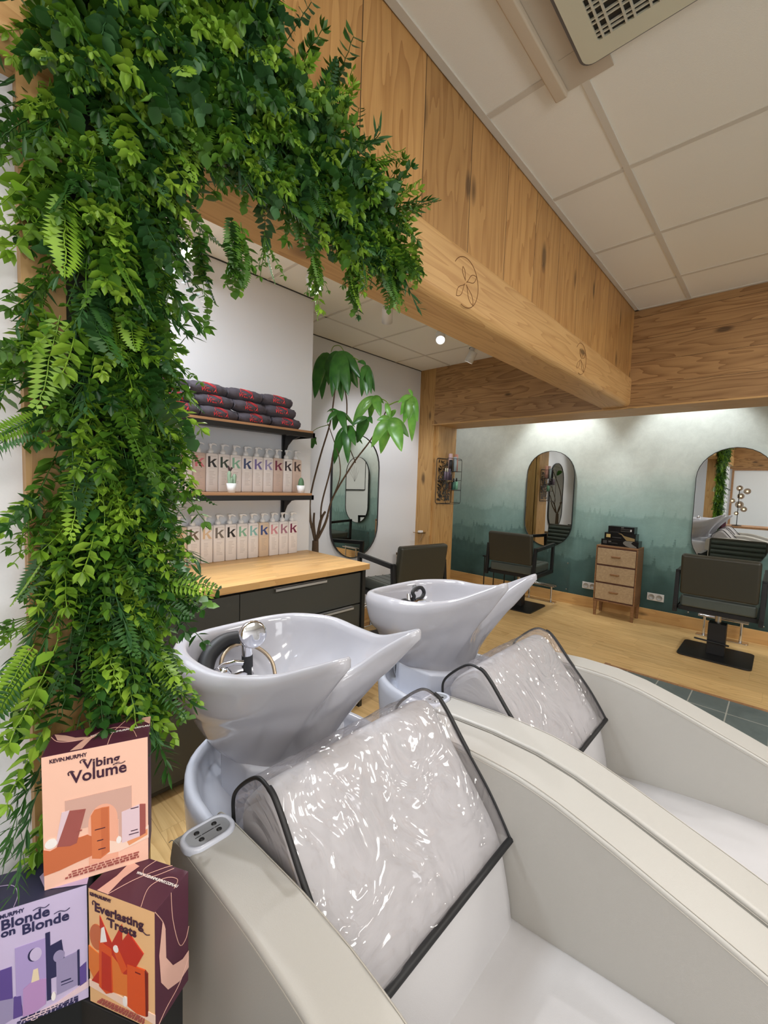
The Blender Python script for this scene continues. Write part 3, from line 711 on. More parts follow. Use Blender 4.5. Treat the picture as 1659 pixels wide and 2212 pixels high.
def another(loc, rz, label): 
    c = copy_tree(c0); c.location = loc; c.rotation_euler = (0, 0, rz); tag(c, label, 'chair', 'olive and black styling chairs'); return c
another((-2.20, 4.70, 0), .03, 'olive styling chair before the mirror nearest the wooden post')
another((-2.46, 2.87, 0), math.radians(78), 'olive styling chair turned to the mirror on the white recess wall')
# chrome footrests
def footrest(c, rz, label):
    e = empty('footrest', c, label, 'footrest', 'chrome footrests', rz)
    MB().prism(rrect(-.2, -.045, .2, .045, .02), 0, .012, 'Z').build('base', M_['chrome'], e, bevel=.003)
    for x in (-.14, .14): MB().tube([(x, 0, .01), (x, 0, .2)], .012, 12).build('upright', M_['chrome'], e)
    for y in (-.03, .03): MB().tube([(-.19, y, .205), (.19, y, .205)], .011, 12).build('foot_bar', M_['chrome'], e)
footrest((-.34, 5.16, 0), 0, 'chrome footrest on the floor beneath the right mirror')
footrest((-2.13, 5.16, 0), 0, 'chrome footrest beneath the mirror nearest the post')
footrest((-2.88, 2.78, 0), PI/2, 'chrome footrest beneath the mirror on the white recess wall')
# thin-legged side stand behind the chair by the post
e = empty('side_stand', (-2.60, 5.10, 0), 'thin black-legged side stand behind the chair nearest the post', 'stand')
s = MB()
for x, y in ((-.12, -.3), (.06, -.1), (-.12, -.05), (.2, -.1)): s.tube([(x, y, 0), (x, y, .5)], .007, 6)
s.build('legs', M_['black'], e); MB().box((-.14, -.32, .5), (.22, -.04, .515)).build('shelf', M_['black'], e)
# kraft bin
e = empty('paper_bin', (-2.88, 3.42, 0), 'beige paper bin between the recess wall and the styling chair', 'bin')
MB().lathe([(.07, 0), (.1, .66), (.094, .66), (.065, .01), (0, .01)], 4, caps=True, m=Matrix.Rotation(PI/4, 4, 'Z')).build('bin_body', M_['bag'], e, smooth=False)
MB().lathe([(.102, .64), (.103, .662), (.094, .662)], 4, m=Matrix.Rotation(PI/4, 4, 'Z'), caps=False).build('bin_rim', M_['bark'], e, smooth=False)

# ================================================================== DRESSER
dr = empty('dresser', (-1.268, 5.155, 0), 'small three-drawer mango wood dresser on legs against the forest wall', 'dresser')
DW, DD = .205, .125
b = MB(); b.box((-DW, -DD, .775), (DW, DD, .79)); b.box((-DW, -DD, .165), (DW, DD, .18)); b.box((-DW, -DD, .18), (-DW+.014, DD, .775)); b.box((DW-.014, -DD, .18), (DW, DD, .775)); b.box((-DW, DD-.01, .18), (DW, DD, .775))
b.build('carcass', M_['mango'], dr, bevel=.002)
MB().box((-DW+.014, -DD+.004, .18), (DW-.014, -DD+.02, .775)).build('recess', plain('dark_wood_gap', (84, 50, 36), .7), dr)
t = NT('sunburst_veneer'); s_ = t.sep(t.pos()); ang = t.ma('ARCTAN2', s_[2], s_[0]); rad = t.noise(t.comb(t.ma('MULTIPLY', ang, 14), 0, 0), 1, 4, .6)
sw = t.noise(t.pos(), 30, 4, .6, dist=1); fx = t.ma('ADD', t.ma('MULTIPLY', rad, .7), t.ma('MULTIPLY', sw, .5), clamp=True)
t.P(Base_Color=t.mix(fx, lin((226, 200, 160)), lin((118, 90, 62))), Roughness=.55); M_['sun'] = t.m
for i in range(3):
    z = .672-i*.195
    d = MB().box((-DW+.018, -DD-.004, -.088), (DW-.018, -DD+.01, .088)).build('drawer', M_['sun'], dr, bevel=.002, loc=(0, 0, z))
    MB().box((-.045, -DD-.024, -.004), (.045, -DD-.004, .016)).build('handle', M_['mango'], d, bevel=.006)
for x in (-DW+.02, DW-.02):
    for y in (-DD+.02, DD-.02):
        MB().rings([[Vector((x+a, y+c, z)) for a, c in rrect(-w, -w, w, w, .004, 2)] for z, w in ((.166, .018), (0, .012))]).build('leg', M_['mango'], dr)
def carton(w, d, h, z, x, label, deco):
    e = empty('black_carton', (-1.258+x, 5.15, z), label, 'box', 'black hair product cartons stacked on the dresser')
    MB().box((-w/2, -d/2, 0), (w/2, d/2, h)).build('carton_body', M_['carton'], e, bevel=.001)
    yf = -d/2-.0008
    for pts, mat, nm in deco:
        Q = [(px*w/2, yf, pz*h) for px, pz in pts]; MB().add(Q+[(a, -d/2+.0002, c) for a, _, c in Q], [tuple(range(len(Q)))]).build(nm, mat, e, fixn=False)
    return e
M_['carton'] = plain('gloss_black_card', (16, 16, 18), .25)
gold = plain('gold_print', (196, 172, 110), .45); gold2 = plain('dull_gold_print', (150, 128, 84), .45); gy = plain('grey_print', (120, 118, 112), .45); gyd = plain('dark_grey_print', (66, 66, 66), .45)
ln = lambda x0, x1, z0, z1: [(x0, z0), (x1, z0), (x1, z1), (x0, z1)]
sc_ = [(.3, .98), (.2, .75), (.2, .5), (.35, .2), (.55, .02), (.92, .02), (.9, .2), (.72, .45), (.62, .65), (.66, .85), (.72, .98)]
carton(.365, .15, .068, .7905, 0, 'widest black carton, bottom of the stack, with a grey swoosh', [(sc_, gy, 'swoosh'), (ln(-.9, -.68, .3, .8), gyd, 'patch'), (ln(-.6, -.45, .62, .76), gy, 'small_print'), (ln(-.6, -.1, .42, .5), gyd, 'small_print')])
carton(.305, .14, .073, .8595, -.002, 'middle black carton of the stack, with a gold square', [([(-.12, .98), (.1, .98), (.28, .68), (.95, .4), (.95, .02), (.45, .02), (.3, .35), (.1, .85)], gold2, 'gold_swoosh'), (ln(-.88, -.6, .28, .78), gold, 'gold_square'), (ln(-.48, .1, .3, .4), gyd, 'small_print')])
carton(.255, .13, .073, .9335, .005, 'top black carton of the stack, with a white bar', [(ln(-.02, .7, .34, .38), gy, 'printed_line'), (ln(-.02, .78, .6, .64), gy, 'printed_line'), (ln(.7, .8, .36, .68), M_['white'], 'white_bar'), (ln(-.85, -.1, .1, .16), gyd, 'printed_line'), (ln(0, .2, .8, .9), gy, 'logo_script')])

# ================================================================== SHAMPOO UNITS
ARM = [(-.865, .05), (-.882, .30), (-.885, .60), (-.872, .645), (-.835, .668), (-.70, .682), (-.56, .693), (-.43, .692), (-.33, .678), (-.21, .647), (-.12, .62), (-.03, .593), (.05, .567), (.15, .53), (.28, .475), (.4, .415), (.46, .35), (.49, .25), (.49, .05)]
BACK_F = [(-.385, .24), (-.405, .33), (-.418, .40), (-.452, .52), (-.51, .60), (-.59, .69), (-.655, .765), (-.69, .79), (-.725, .785), (-.80, .715), (-.80, .66), (-.74, .5), (-.62, .28), (-.5, .24)]
def half_rim():
    return [(-.30,0,.0),(-.282,.13,.002),(-.225,.212,.002),(-.10,.262,-.006),(.04,.252,-.024),(.17,.205,-.018),(.275,.168,.012),(.335,.150,.032),(.352,.132,.036),(.335,.110,.028),(.27,.085,-.012),(.205,.05,-.062),(.178,0,-.08)]
def basin(parent, piv, yaw_, pitch_, roll_, hh, s, variant):
    m = Matrix.Translation(piv) @ Matrix.Rotation(yaw_, 4, 'Z') @ Matrix.Rotation(-pitch_, 4, 'Y') @ Matrix.Rotation(roll_, 4, 'X') @ Matrix.Scale(s, 4)
    H = half_rim(); loop = H+[(x, -y, z) for x, y, z in H[-2:0:-1]]
    R = [Vector((p.x, p.y, p.z+hh)) for p in catmull(loop, 6)]; N = len(R)
    L = [0]
    for i in range(N): L.append(L[-1]+(R[(i+1) % N]-R[i]).length)
    ang = [PI-2*PI*L[i]/L[-1] for i in range(N)]
    base = [Vector((-.05+.150*math.cos(a), .150*math.sin(a), 0)) for a in ang]
    nrm = []
    for i in range(N):
        t_ = R[(i+1) % N]-R[i-1]; nn = Vector((t_.y, -t_.x, 0)).normalized(); nrm.append(nn)   # outward/inward resolved below
    cen = Vector((-.06, 0, 0))
    sgn = 1 if nrm[0].dot(R[0]-cen) < 0 else -1
    nrm = [n*sgn for n in nrm]            # inward
    front = [max(0, min(1, (R[i].x+.02)/.25)) for i in range(N)]
    rings = []
    K = 16
    for k in range(K+1):
        t_ = k/K; ring = []
        for i in range(N):
            b, r = base[i], R[i]
            fr_ = front[i]
            rad_s = math.sin(t_*PI/2)**.9 ; rad_f = t_**1.12
            f = rad_s*(1-fr_)+rad_f*fr_
            z = t_**(1.25*(1-fr_)+1.0*fr_)
            step = .016*(1-fr_*.6)*(1/(1+math.exp(-(t_-.66)*60)))-.010*t_*0
            p = Vector((b.x+(r.x-b.x)*f, b.y+(r.y-b.y)*f, (r.z-.012)*z))
            p -= nrm[i]*(step-.010*(1-fr_*.6)*(t_ > .66)*0)
            ring.append(p)
        rings.append(ring)
    wid = [.034*(1-.62*max(0, min(1, (R[i].x-.15)/.18))) for i in range(N)]
    for a in range(1, 7):
        th = a*PI/7
        rings.append([R[i]+nrm[i]*(wid[i]*(1-math.cos(th))/2-.008)+Vector((0, 0, .012*math.sin(th)-.012*(1-math.sin(th))*0)) for i in range(N)])
    bot = [Vector((-.07+.085*math.cos(a), .085*math.sin(a), .085)) for a in ang]
    edge = [R[i]+nrm[i]*(wid[i]-.006)+Vector((0, 0, -.012)) for i in range(N)]
    for k in range(0, 13):
        t_ = k/12; ring = []
        for i in range(N):
            e_, b = edge[i], bot[i]; fr_ = front[i]
            f = (1-math.cos(t_*PI/2))*(1-fr_)+t_*fr_
            z = math.sin(t_*PI/2)*(1-fr_)+(t_**.85)*fr_
            ring.append(Vector((e_.x+(b.x-e_.x)*f, e_.y+(b.y-e_.y)*f, e_.z+(b.z-e_.z)*z)))
        rings.append(ring)
    mb = MB().rings([[m @ p for p in r] for r in rings], 0, False, True, True)
    bo = mb.build('basin', M_['ceramic'], parent)
    T = lambda x, y, z: m @ Vector((x, y, z+hh))
    # drain, mixer, shower
    MB().lathe([(0, .092), (.024, .092), (.026, .089)], 16, m=m @ Matrix.Translation((-.07, 0, 0)), caps=False).build('drain', M_['chrome'], bo)
    ft = MB(); off = Vector((0, parent.location.y, 0))
    W = lambda x, y, X: at(x, y, 0, X)-off
    if variant == 0:
        K = lambda x, y, X=-1.17: W(400+.1567*x, 1330+.1567*y, X)
        ft.tube([K(500, 1120, -1.13), K(500, 940, -1.13), K(505, 780, -1.12), K(515, 715, -1.12)], [.026, .026, .026, .014], 20)
        ft.tube([K(450, 740, -1.13), K(540, 680, -1.12), K(680, 640, -1.10), K(800, 650, -1.09)], [.008, .009, .007, .0075], 12)
        ft.tube([K(640, 840, -1.13), K(760, 800, -1.14), K(860, 800, -1.15)], .008, 10)
        ft.tube([K(870, 1000, -1.15), K(870, 800, -1.15)], .0165, 14)
        ft.build('mixer_tap', M_['chrome'], bo)
        q = (CAM-off-K(595, 815, -1.10)).to_track_quat('Z', 'Y').to_matrix().to_4x4(); q.translation = K(595, 815, -1.108)
        MB().lathe([(0, .002), (.0045, .002), (.0045, -.01)], 12, m=q, caps=False).build('red_dot', M_['red'], bo)
        sh = MB().tube([K(860, 800, -1.15), K(860, 700, -1.15)], .0125, 14, 1).tube([K(858, 700, -1.15), K(855, 540, -1.15)], .0165, 18, 1).tube([K(855, 540, -1.15), K(850, 350, -1.15)], .0155, 16, 0)
        c = K(925, 255, -1.13); q = (CAM-off-c+Vector((.5, .3, 0))).to_track_quat('Z', 'Y').to_matrix().to_4x4(); q.translation = c
        sh.lathe([(0, -.038), (.023, -.034), (.036, -.016), (.041, .004), (.039, .015), (.033, .018), (0, .019)], 28, m=q, caps=False)
        sh.build('shower_head', [M_['chrome'], M_['black2']], bo)
        hp = catmull([K(490, 700, -1.19), K(520, 560, -1.2), K(620, 440, -1.21), K(760, 385, -1.22), K(930, 410, -1.22), K(1090, 500, -1.21), K(1200, 640, -1.19), K(1240, 810, -1.17)], 4, False)
        MB().tube(hp, .0062, 10).build('shower_hose', M_['brass'], bo)
        cr = catmull([K(720, 315, -1.235), K(560, 350, -1.235), K(420, 440, -1.23), K(320, 580, -1.22), K(275, 760, -1.20), K(300, 960, -1.17)], 4, False)
        MB().tube(cr, [.0245]*len(cr), 16).build('rubber_pad', M_['black2'], bo)
    else:
        K = lambda x, y, X=-1.17: W(780+.2652*x, 1220+.2652*y, X)
        ft.tube([K(430, 400, -1.14), K(430, 300, -1.14)], .016, 16)
        ft.tube([K(330, 375, -1.12), K(400, 325, -1.12), K(460, 298, -1.12), K(522, 292, -1.13)], [.008, .01, .008, .007], 12)
        ft.tube([K(385, 240, -1.17), K(388, 290, -1.16)], .010, 12)
        ft.build('mixer_tap', M_['chrome'], bo)
        P1 = catmull([K(288, 385), K(300, 325), K(345, 290), K(400, 290), K(432, 262, -1.15), K(420, 225, -1.15), K(450, 192, -1.15), K(492, 188, -1.15), K(512, 225, -1.15), K(492, 268, -1.15), K(450, 290, -1.15), K(465, 325), K(530, 375)], 5, False)
        MB().tube(P1, .0085, 10).build('shower_hose', M_['black2'], bo)
        MB().tube([K(432, 180, -1.19), K(455, 200, -1.19)], .012, 14).build('shower_head', M_['smoke'], bo)
    return m
def oval(cx, ax, ay, z, n=48, p=2.3):
    out = []
    for k in range(n):
        a = 2*PI*k/n; c, s_ = math.cos(a), math.sin(a)
        out.append(Vector((cx+ax*math.copysign(abs(c)**(2/p), c), ay*math.copysign(abs(s_)**(2/p), s_), z)))
    return out
random.seed(11)
def shampoo_unit(yc, label, yaw_, pitch_, roll_, hh, s, px, variant):
    e = empty('shampoo_chair', (0, yc, 0), label, 'shampoo chair', 'ivory shampoo chairs with ceramic basins')
    for sg in (-1, 1):
        y0, y1 = (sg*.381, .262 if sg > 0 else -.277); a, b = min(y0, y1), max(y0, y1)
        arm = MB().prism(ARM, a, b, 'Y').build('armrest', M_['leather'], e, bevel=.008, seg=3)
        st = MB()
        for y in ((b-.006) if sg < 0 else (a+.006),):
            pts = catmull([Vector((x, y, z+.0006)) for x, z in ARM[3:-2]], 4, False)
            st.tube(pts, .0011, 4)
        for y in (a-.0001, b+.0001):
            st.tube(catmull([Vector((x-(.012 if i < 3 else 0), y, z-.012)) for i, (x, z) in enumerate(ARM[3:-2])], 4, False), .0009, 4)
        st.build('seam', M_['stitch'], arm)
        if sg == -1:
            def dz(x): return .668+(x+.835)*.104
            mm = Matrix.Translation((-.805, sg*.334, dz(-.805))) @ Matrix.Rotation(-.10, 4, 'Y')
            bz = MB(); o1, o2, i2 = rrect(-.036, -.052, .036, .052, .030, 8), rrect(-.034, -.050, .034, .050, .029, 8), rrect(-.027, -.042, .027, .042, .022, 8)
            bz.rings([[mm @ Vector((x, y, z)) for x, y in q] for q, z in ((o1, -.004), (o1, .004), (o2, .008), (i2, .008), (i2, .006))], caps=False)
            bz.build('control_bezel', M_['abs'], arm)
            MB().add([mm @ Vector((x, y, .0065)) for x, y in i2], [tuple(range(len(i2)))]).build('control_panel', M_['grey'], arm)
            bt = MB()
            for u, v in ((-.012, -.018), (.012, -.018), (-.012, .018), (.012, .018)): bt.lathe([(.0056, .006), (.0052, .0078), (0, .008)], 12, m=mm @ Matrix.Translation((u, v, 0)), caps=False)
            bt.build('button', M_['black'], arm)
            ic = MB()
            for u, v, w in ((0, -.02, .006), (0, 0, .012), (0, .02, .006)): ic.box((u-.0008, v-w, .0066), (u+.0008, v+w, .007), m=mm)
            ic.build('printed_marks', M_['black'], arm)
    # seat, front skirt
    SP = [(-.50, .20), (-.50, .31), (-.46, .33), (-.38, .338), (-.2, .366), (-.05, .385), (.1, .39), (.3, .372), (.42, .34), (.455, .28), (.45, .2)]
    rg = []
    for y, k in ((-.277, .93), (-.265, .985), (-.21, 1.0), (-.1, 1.006), (0, 1.008), (.1, 1.006), (.2, 1.0), (.25, .985), (.262, .93)):
        rg.append([Vector((x, y, .2+(z-.2)*k)) for x, z in catmull2(SP, 4)])
    MB().rings(rg).build('seat_cushion', M_['leather_w'], e)
    MB().box((-.80, -.276, .04), (.44, .262, .21)).build('seat_base', M_['leather'], e, bevel=.01)
    # backrest
    rg = []; cx, cz = -.62, .52
    for y, k in ((-.266, .90), (-.256, .965), (-.23, .992), (-.12, 1.0), (0, 1.003), (.12, 1.0), (.22, .992), (.246, .965), (.256, .90)):
        rg.append([Vector((cx+(x-cx)*k, y, cz+(z-cz)*k)) for x, z in catmull2(BACK_F, 4)])
    MB().rings(rg).build('backrest', M_['leather_w'], e)
    # clear cover with dark binding
    CP = [(-.438, .525), (-.50, .612), (-.58, .70), (-.648, .778), (-.685, .802), (-.735, .797), (-.815, .722), (-.822, .66), (-.80, .57)]
    prof = catmull2(CP, 9, False); NP = len(prof); NY = 64; seed = yc*10
    V = []
    for i, (x, z) in enumerate(prof):
        a, b = prof[max(i-1, 0)], prof[min(i+1, NP-1)]; tx, tz = b[0]-a[0], b[1]-a[1]; l = math.hypot(tx, tz) or 1; nx, nz = tz/l, -tx/l
        if nx < 0 and i < NP//2: nx, nz = -nx, -nz
        for j in range(NY+1):
            y = -.268+.530*j/NY; ed = min(1, min(j, NY-j)/5)
            w = noise.noise(Vector((x*9, y*9+seed, z*9)))*.006+abs(noise.noise(Vector((x*22+3, y*22+seed, z*22))))*.006-.002
            dd = max(-.001, .003+w*ed)
            V.append((x+nx*dd, y, z+nz*dd))
    F = [(i*(NY+1)+j, i*(NY+1)+j+1, (i+1)*(NY+1)+j+1, (i+1)*(NY+1)+j) for i in range(NP-1) for j in range(NY)]
    cv = MB().add(V, F, 0, True)
    half = [p for p in prof if True]
    for sg in (-1, 1):
        y = .262 if sg > 0 else -.268; n0 = len(half)
        cv.add([(x, y, z) for x, z in half]+[(x, y, z) for x, z in [(-.80, .57), (-.60, .5)]], [tuple(range(n0+2))])
    co = cv.build('clear_cover', M_['film'], e, fixn=False)
    bd = MB()
    k_hem = prof[0]; idx_top = 4*9; idx_rear = 6*9
    for sg in (-1, 1):
        y = .264 if sg > 0 else -.270
        bd.tube([Vector((x+.002, y, z+.002)) for x, z in prof[0:idx_top+1]], .0062, 8)
        bd.tube([Vector((x, y, z)) for x, z in prof[idx_top:]], .0042, 8)
    bd.tube([Vector((prof[0][0]+.004, y, prof[0][1]-.002)) for y in [-.272+.538*j/12 for j in range(13)]], [.0085]*13, 8)
    bd.build('binding', M_['black2'], co)
    # pedestal shell
    sb = MB(); A = -.95
    spec = [(.0, .24, .22), (.12, .26, .235), (.36, .31, .277), (.56, .325, .29), (.592, .322, .288), (.602, .313, .280), (.600, .300, .268), (.585, .292, .258), (.545, .280, .246), (.53, .25, .22), (.525, .12, .1)]
    sb.rings([oval(A, ax, ay, z) for z, ax, ay in spec]).build('pedestal', M_['abs'], e)
    bk = MB(); q = [(.155, .07), (.155, -.07), (.07, -.15), (-.07, -.15), (-.13, -.1), (-.13, .1), (-.07, .15), (.07, .15)]
    cxb = piv_x = px
    bk.prism([(cxb-.05+a*1.1, b*1.1) for a, b in q], .50, .655, 'Z').build('basin_block', M_['abs'], e, bevel=.012, seg=3)
    piv = (px, -.0085 if variant == 0 else .012, .64)
    basin(e, piv, yaw_, pitch_, roll_, hh, s, variant)
    hs = MB().tube(catmull([(px-.15, -.10, .68), (px-.19, -.12, .62), (px-.20, -.10, .56), (px-.17, -.08, .53)], 5, False), .009, 10).build('supply_hose', M_['steel'], e)
    MB().tube(catmull([(px-.17, -.12, .67), (px-.235, -.15, .62), (px-.235, -.13, .585), (px-.2, -.1, .62)], 5, False), .0055, 8).build('drain_hose', plain('clear_hose', (200, 204, 200), .2), e)
    return e
def catmull2(P, n, closed=True):
    return [(p.x, p.y) for p in catmull([Vector((a, b, 0)) for a, b in P], n, closed)]
D = math.radians
shampoo_unit(.6975, 'nearest ivory shampoo chair with basin, plastic-covered backrest and control panel', D(4.1), D(6.3), D(-1.6), .292, 1.018, -.978, 0)
shampoo_unit(1.4775, 'farther ivory shampoo chair with its basin tipped up, by the plank floor', D(2.7), D(9.6), D(-1.3), .308, 1.017, -.992, 1)

# ================================================================== GIFT BOXES ON THE BLACK STAND
def pm(name, c): return plain(name, c, .45)
AR = {'plum': pm('plum_card', (82, 38, 56)), 'navy': pm('navy_card', (50, 50, 76)), 'peachf': pm('peach_card', (240, 192, 170)), 'lav': pm('lavender_card', (196, 182, 214)), 'apricot': pm('apricot_card', (232, 184, 132)),
      'ink': pm('plum_ink', (62, 28, 50)), 'inkn': pm('navy_ink', (44, 42, 80)), 'line': pm('rose_line', (224, 176, 160)), 'linel': pm('lilac_line', (190, 170, 206)), 'w': pm('white_ink', (238, 232, 228)),
      'arch': pm('dusty_mauve', (206, 164, 150)), 'rose': pm('rose_brown', (156, 84, 78)), 'or': pm('burnt_orange', (208, 118, 74)), 'or2': pm('orange_light', (226, 150, 104)), 'pk': pm('pale_pink', (222, 196, 204)), 'terr': pm('terracotta', (196, 106, 66)),
      'pale': pm('pale_peach', (240, 208, 190)), 'deep': pm('deep_peach', (234, 170, 144)), 'vio': pm('violet_print', (92, 72, 140)), 'viol': pm('light_violet_print', (168, 150, 200)), 'viop': pm('orchid_print', (180, 140, 190)), 'cream': pm('cream_print', (226, 208, 176)),
      'red': pm('red_print', (190, 48, 30)), 'redo': pm('red_orange_print', (216, 84, 34)), 'dred': pm('dark_red_print', (120, 30, 24)), 'orr': pm('orange_print', (222, 120, 52)), 'vgrey': pm('grey_violet', (150, 140, 176))}
def carton_box(corner, ang, w, h, d, label, front, side, line):
    """corner = top front left corner; returns the empty and a placer for flat print on the front"""
    e = empty('gift_box', (0, 0, 0), label, 'box', 'printed gift boxes on the black stand')
    a = math.radians(ang); U = Vector((math.cos(a), math.sin(a), 0)); N_ = Vector((math.sin(a), -math.cos(a), 0)); Z = Vector((0, 0, 1))
    o = Vector(corner)-Z*h
    m = frame(o, U, Z, N_)
    sh = MB(); sh.box((0, 0, -d), (w, h, 0), 0, m)
    sh.mi = [0]*6; sh.mi[1] = 1     # the +n face gets the front print
    sh.build('card_body', [side, front], e, bevel=.0006, seg=1)
    cnt = [0]
    def P(pts, mat, name='printed_picture', lvl=1):
        cnt[0] += 1; t0 = .00075+cnt[0]*.00003+.0001*lvl
        v = [m @ Vector((x*w, y*h, t0)) for x, y in pts]+[m @ Vector((x*w, y*h, -.0002)) for x, y in pts]; n = len(pts)
        MB().add(v, [tuple(range(n))]+[(i, (i+1) % n, n+(i+1) % n, n+i) for i in range(n)]).build(name, mat, e, fixn=False)
    def T(s, x, y, size, mat, bold=0, sx=1, name='printed_title', shear=0): text(s, size, mat, e, m @ Matrix.Translation((x*w, y*h, .0009)), name, bold, .0003, shear, 'LEFT', sx)
    def C(pts, r, mat, top=False, sidef=False):   # curved printed line
        n = catmull([Vector((x, y, 0)) for x, y in pts], 6, False)
        if top: q = [m @ Vector((p.x*w, h+.0006, -p.y*d)) for p in n]
        elif sidef: q = [m @ Vector((w+.0006, p.y*h, -p.x*d)) for p in n]
        else: q = [m @ Vector((p.x*w, p.y*h, .0008)) for p in n]
        MB().tube(q, r, 4).build('printed_line', mat, e)
    def S(pts, mat, top=True):
        if top: v = [m @ Vector((x*w, h+.0008, -y*d)) for x, y in pts]
        else: v = [m @ Vector((w+.0008, y*h, -x*d)) for x, y in pts]
        MB().add(v, [tuple(range(len(v)))]).build('printed_swoosh', mat, e, fixn=False)
    def TT(s, x, y, size, mat): text(s, size, mat, e, m @ Matrix.Translation((x*w, h+.0008, -y*d)) @ Matrix.Rotation(-PI/2, 4, 'X'), 'printed_address', .0002, .0002)
    return e, P, T, C, S, TT
R4 = lambda x0, y0, x1, y1: [(x0, y0), (x1, y0), (x1, y1), (x0, y1)]
def EL(cx, cy, rx, ry, n=20): return [(cx+rx*math.cos(2*PI*i/n), cy+ry*math.sin(2*PI*i/n)) for i in range(n)]
def fine(P, T, mat, y, x=.16, w=.74, rows=3):
    for r in range(rows):
        xx = x+.03*(rows-r); 
        while xx < x+w:
            l = random.uniform(.02, .06); P(R4(xx, y-r*.018, min(xx+l, x+w), y-r*.018+.006), mat, 'fine_print', 2); xx += l+.012
random.seed(5)
# pink box
e, P, T, C, S, TT = carton_box((-.812, .102, .955), 68.4, .146, .2225, .066, 'pink gift box reading Vibing Volume, standing on the two lower boxes', AR['peachf'], AR['plum'], AR['line'])
P(R4(.2, .40, .83, .64), AR['arch']); P(R4(.70, .2, .83, .42), AR['arch'])
P([(.41, .1)]+[(.41, .42)]+[(.55-.14*math.cos(PI*i/12), .42+.13*math.sin(PI*i/12)) for i in range(13)]+[(.69, .1)], AR['deep'])
P([(0, .115), (0, .31), (.06, .29), (.14, .31), (.22, .35), (.33, .335), (.40, .34), (.46, .31), (.46, .17), (.3, .15), (.14, .125)], AR['terr'])
P([(.46, .15), (.46, .30), (.72, .21), (1, .285), (1, .185), (.7, .14)], AR['pale']); P([(.78, .20), (.99, .26), (.99, .21), (.8, .165)], AR['or2'])
P([(.11, .33), (.17, .56), (.24, .565), (.2, .33)], AR['pk']); P([(.12, .31), (.24, .56), (.39, .545), (.30, .30), (.24, .29)], AR['rose'], 'printed_picture', 2)
P([(.44, .145), (.435, .48), (.47, .52), (.54, .525), (.61, .52), (.61, .16), (.52, .125)], AR['or'], 'printed_picture', 2); P([(.53, .14), (.53, .52), (.60, .515), (.60, .17)], AR['terr'], 'printed_picture', 3)
P([(.73, .20), (.73, .45), (.91, .475), (.91, .215)], AR['pk'], 'printed_picture', 2); P([(.91, .215), (.91, .475), (.97, .465), (.97, .23)], AR['rose'], 'printed_picture', 3)
P(EL(.07, .345, .055, .035), AR['w'], 'printed_picture', 2); P(EL(.70, .235, .025, .028), AR['w'], 'printed_picture', 3)
for x, y, l in ((.30, .385, .05), (.47, .36, .1), (.49, .27, .06), (.50, .2, .07), (.82, .275, .07), (.80, .25, .1), (.82, .455, .08), (.31, .53, .06)): P(R4(x, y, x+l, y+.006), AR['rose'] if x < .4 else AR['ink'], 'fine_print', 4)
for cx, cy, s_, mt in ((.255, .45, .05, AR['ink']), (.53, .34, .045, AR['pale']), (.82, .40, .05, AR['arch'])):
    C([(cx-.03, cy-s_), (cx-.02, cy+s_)], .0003, mt); C([(cx+.05, cy+s_), (cx-.02, cy), (cx+.05, cy-s_)], .0003, mt)
T('KEVIN.MURPHY', .07, .945, .0088, AR['ink'], .0002, .80)
T('Vibing', .37, .852, .0205, AR['ink'], .0004, 1.0); T('Volume', .255, .762, .0275, AR['ink'], .0005, .90)
C([(.40, .915), (.37, .925), (.345, .915), (.35, .90)], .0008, AR['ink']); C([(.29, .845), (.26, .855), (.235, .845), (.24, .825)], .0009, AR['ink']); C([(.77, .845), (.73, .835), (.69, .845), (.65, .835)], .0007, AR['ink'])
fine(P, T, AR['rose'], .085)
C([(0, .85), (.1, .55), (.3, .45), (.5, .6), (.55, .95)], .0006, AR['line'], True); C([(.3, .1), (.4, .5), (.6, .75), (.8, .55), (.88, .1)], .0006, AR['line'], True); C([(.6, .0), (.62, .5), (.72, 1)], .0006, AR['line'], True)
S([(.02, .95), (.08, .62), (.22, .45), (.42, .5), (.25, .6), (.14, .8)], AR['line']); S([(.25, .02), (.36, .02), (.42, .4), (.5, .6), (.36, .5)], AR['line']); S([(.86, 1), (1, 1), (1, .6)], AR['line'])
TT('WWW.KEVINMURPHY.COM.AU', .40, .50, .0062, AR['w'])
# lilac box
U68 = Vector((math.cos(D(68.4)), math.sin(D(68.4)), 0)); c_ = Vector((-.778, .152, .7325))-U68*.146
e, P, T, C, S, TT = carton_box(c_, 68.4, .146, .2, .075, 'lilac gift box reading Blonde on Blonde, lower left on the black stand', AR['lav'], AR['navy'], AR['linel'])
P(R4(.36, .17, .66, .66), AR['viol']); P([(.62, .12), (.62, .70), (.66, .70), (.66, .12)], AR['inkn'], 'printed_picture', 2); P(EL(.52, .555, .055, .055), AR['inkn'], 'printed_picture', 2); P(EL(.535, .555, .052, .055), AR['lav'], 'printed_picture', 3)
P([(.66, .3), (.66, .58), (.76, .60), (.80, .3)], AR['inkn'], 'printed_picture', 2); P(EL(.735, .47, .05, .05), AR['vgrey'], 'printed_picture', 3)
P([(.12, .2), (.12, .52), (.33, .52), (.33, .2)], AR['vio'], 'printed_picture', 2); P([(.0, .12), (.1, .3), (.36, .25), (.38, .1), (.2, .05)], AR['vgrey'], 'printed_picture', 2); P([(.33, .08), (.34, .26), (.40, .25), (.41, .08)], AR['vio'], 'printed_picture', 3)
P([(.41, .07), (.42, .30), (.5, .34), (.62, .32), (.61, .10), (.5, .06)], AR['viop'], 'printed_picture', 3); P([(.49, .33), (.51, .43), (.55, .43), (.56, .33)], AR['cream'], 'printed_picture', 4)
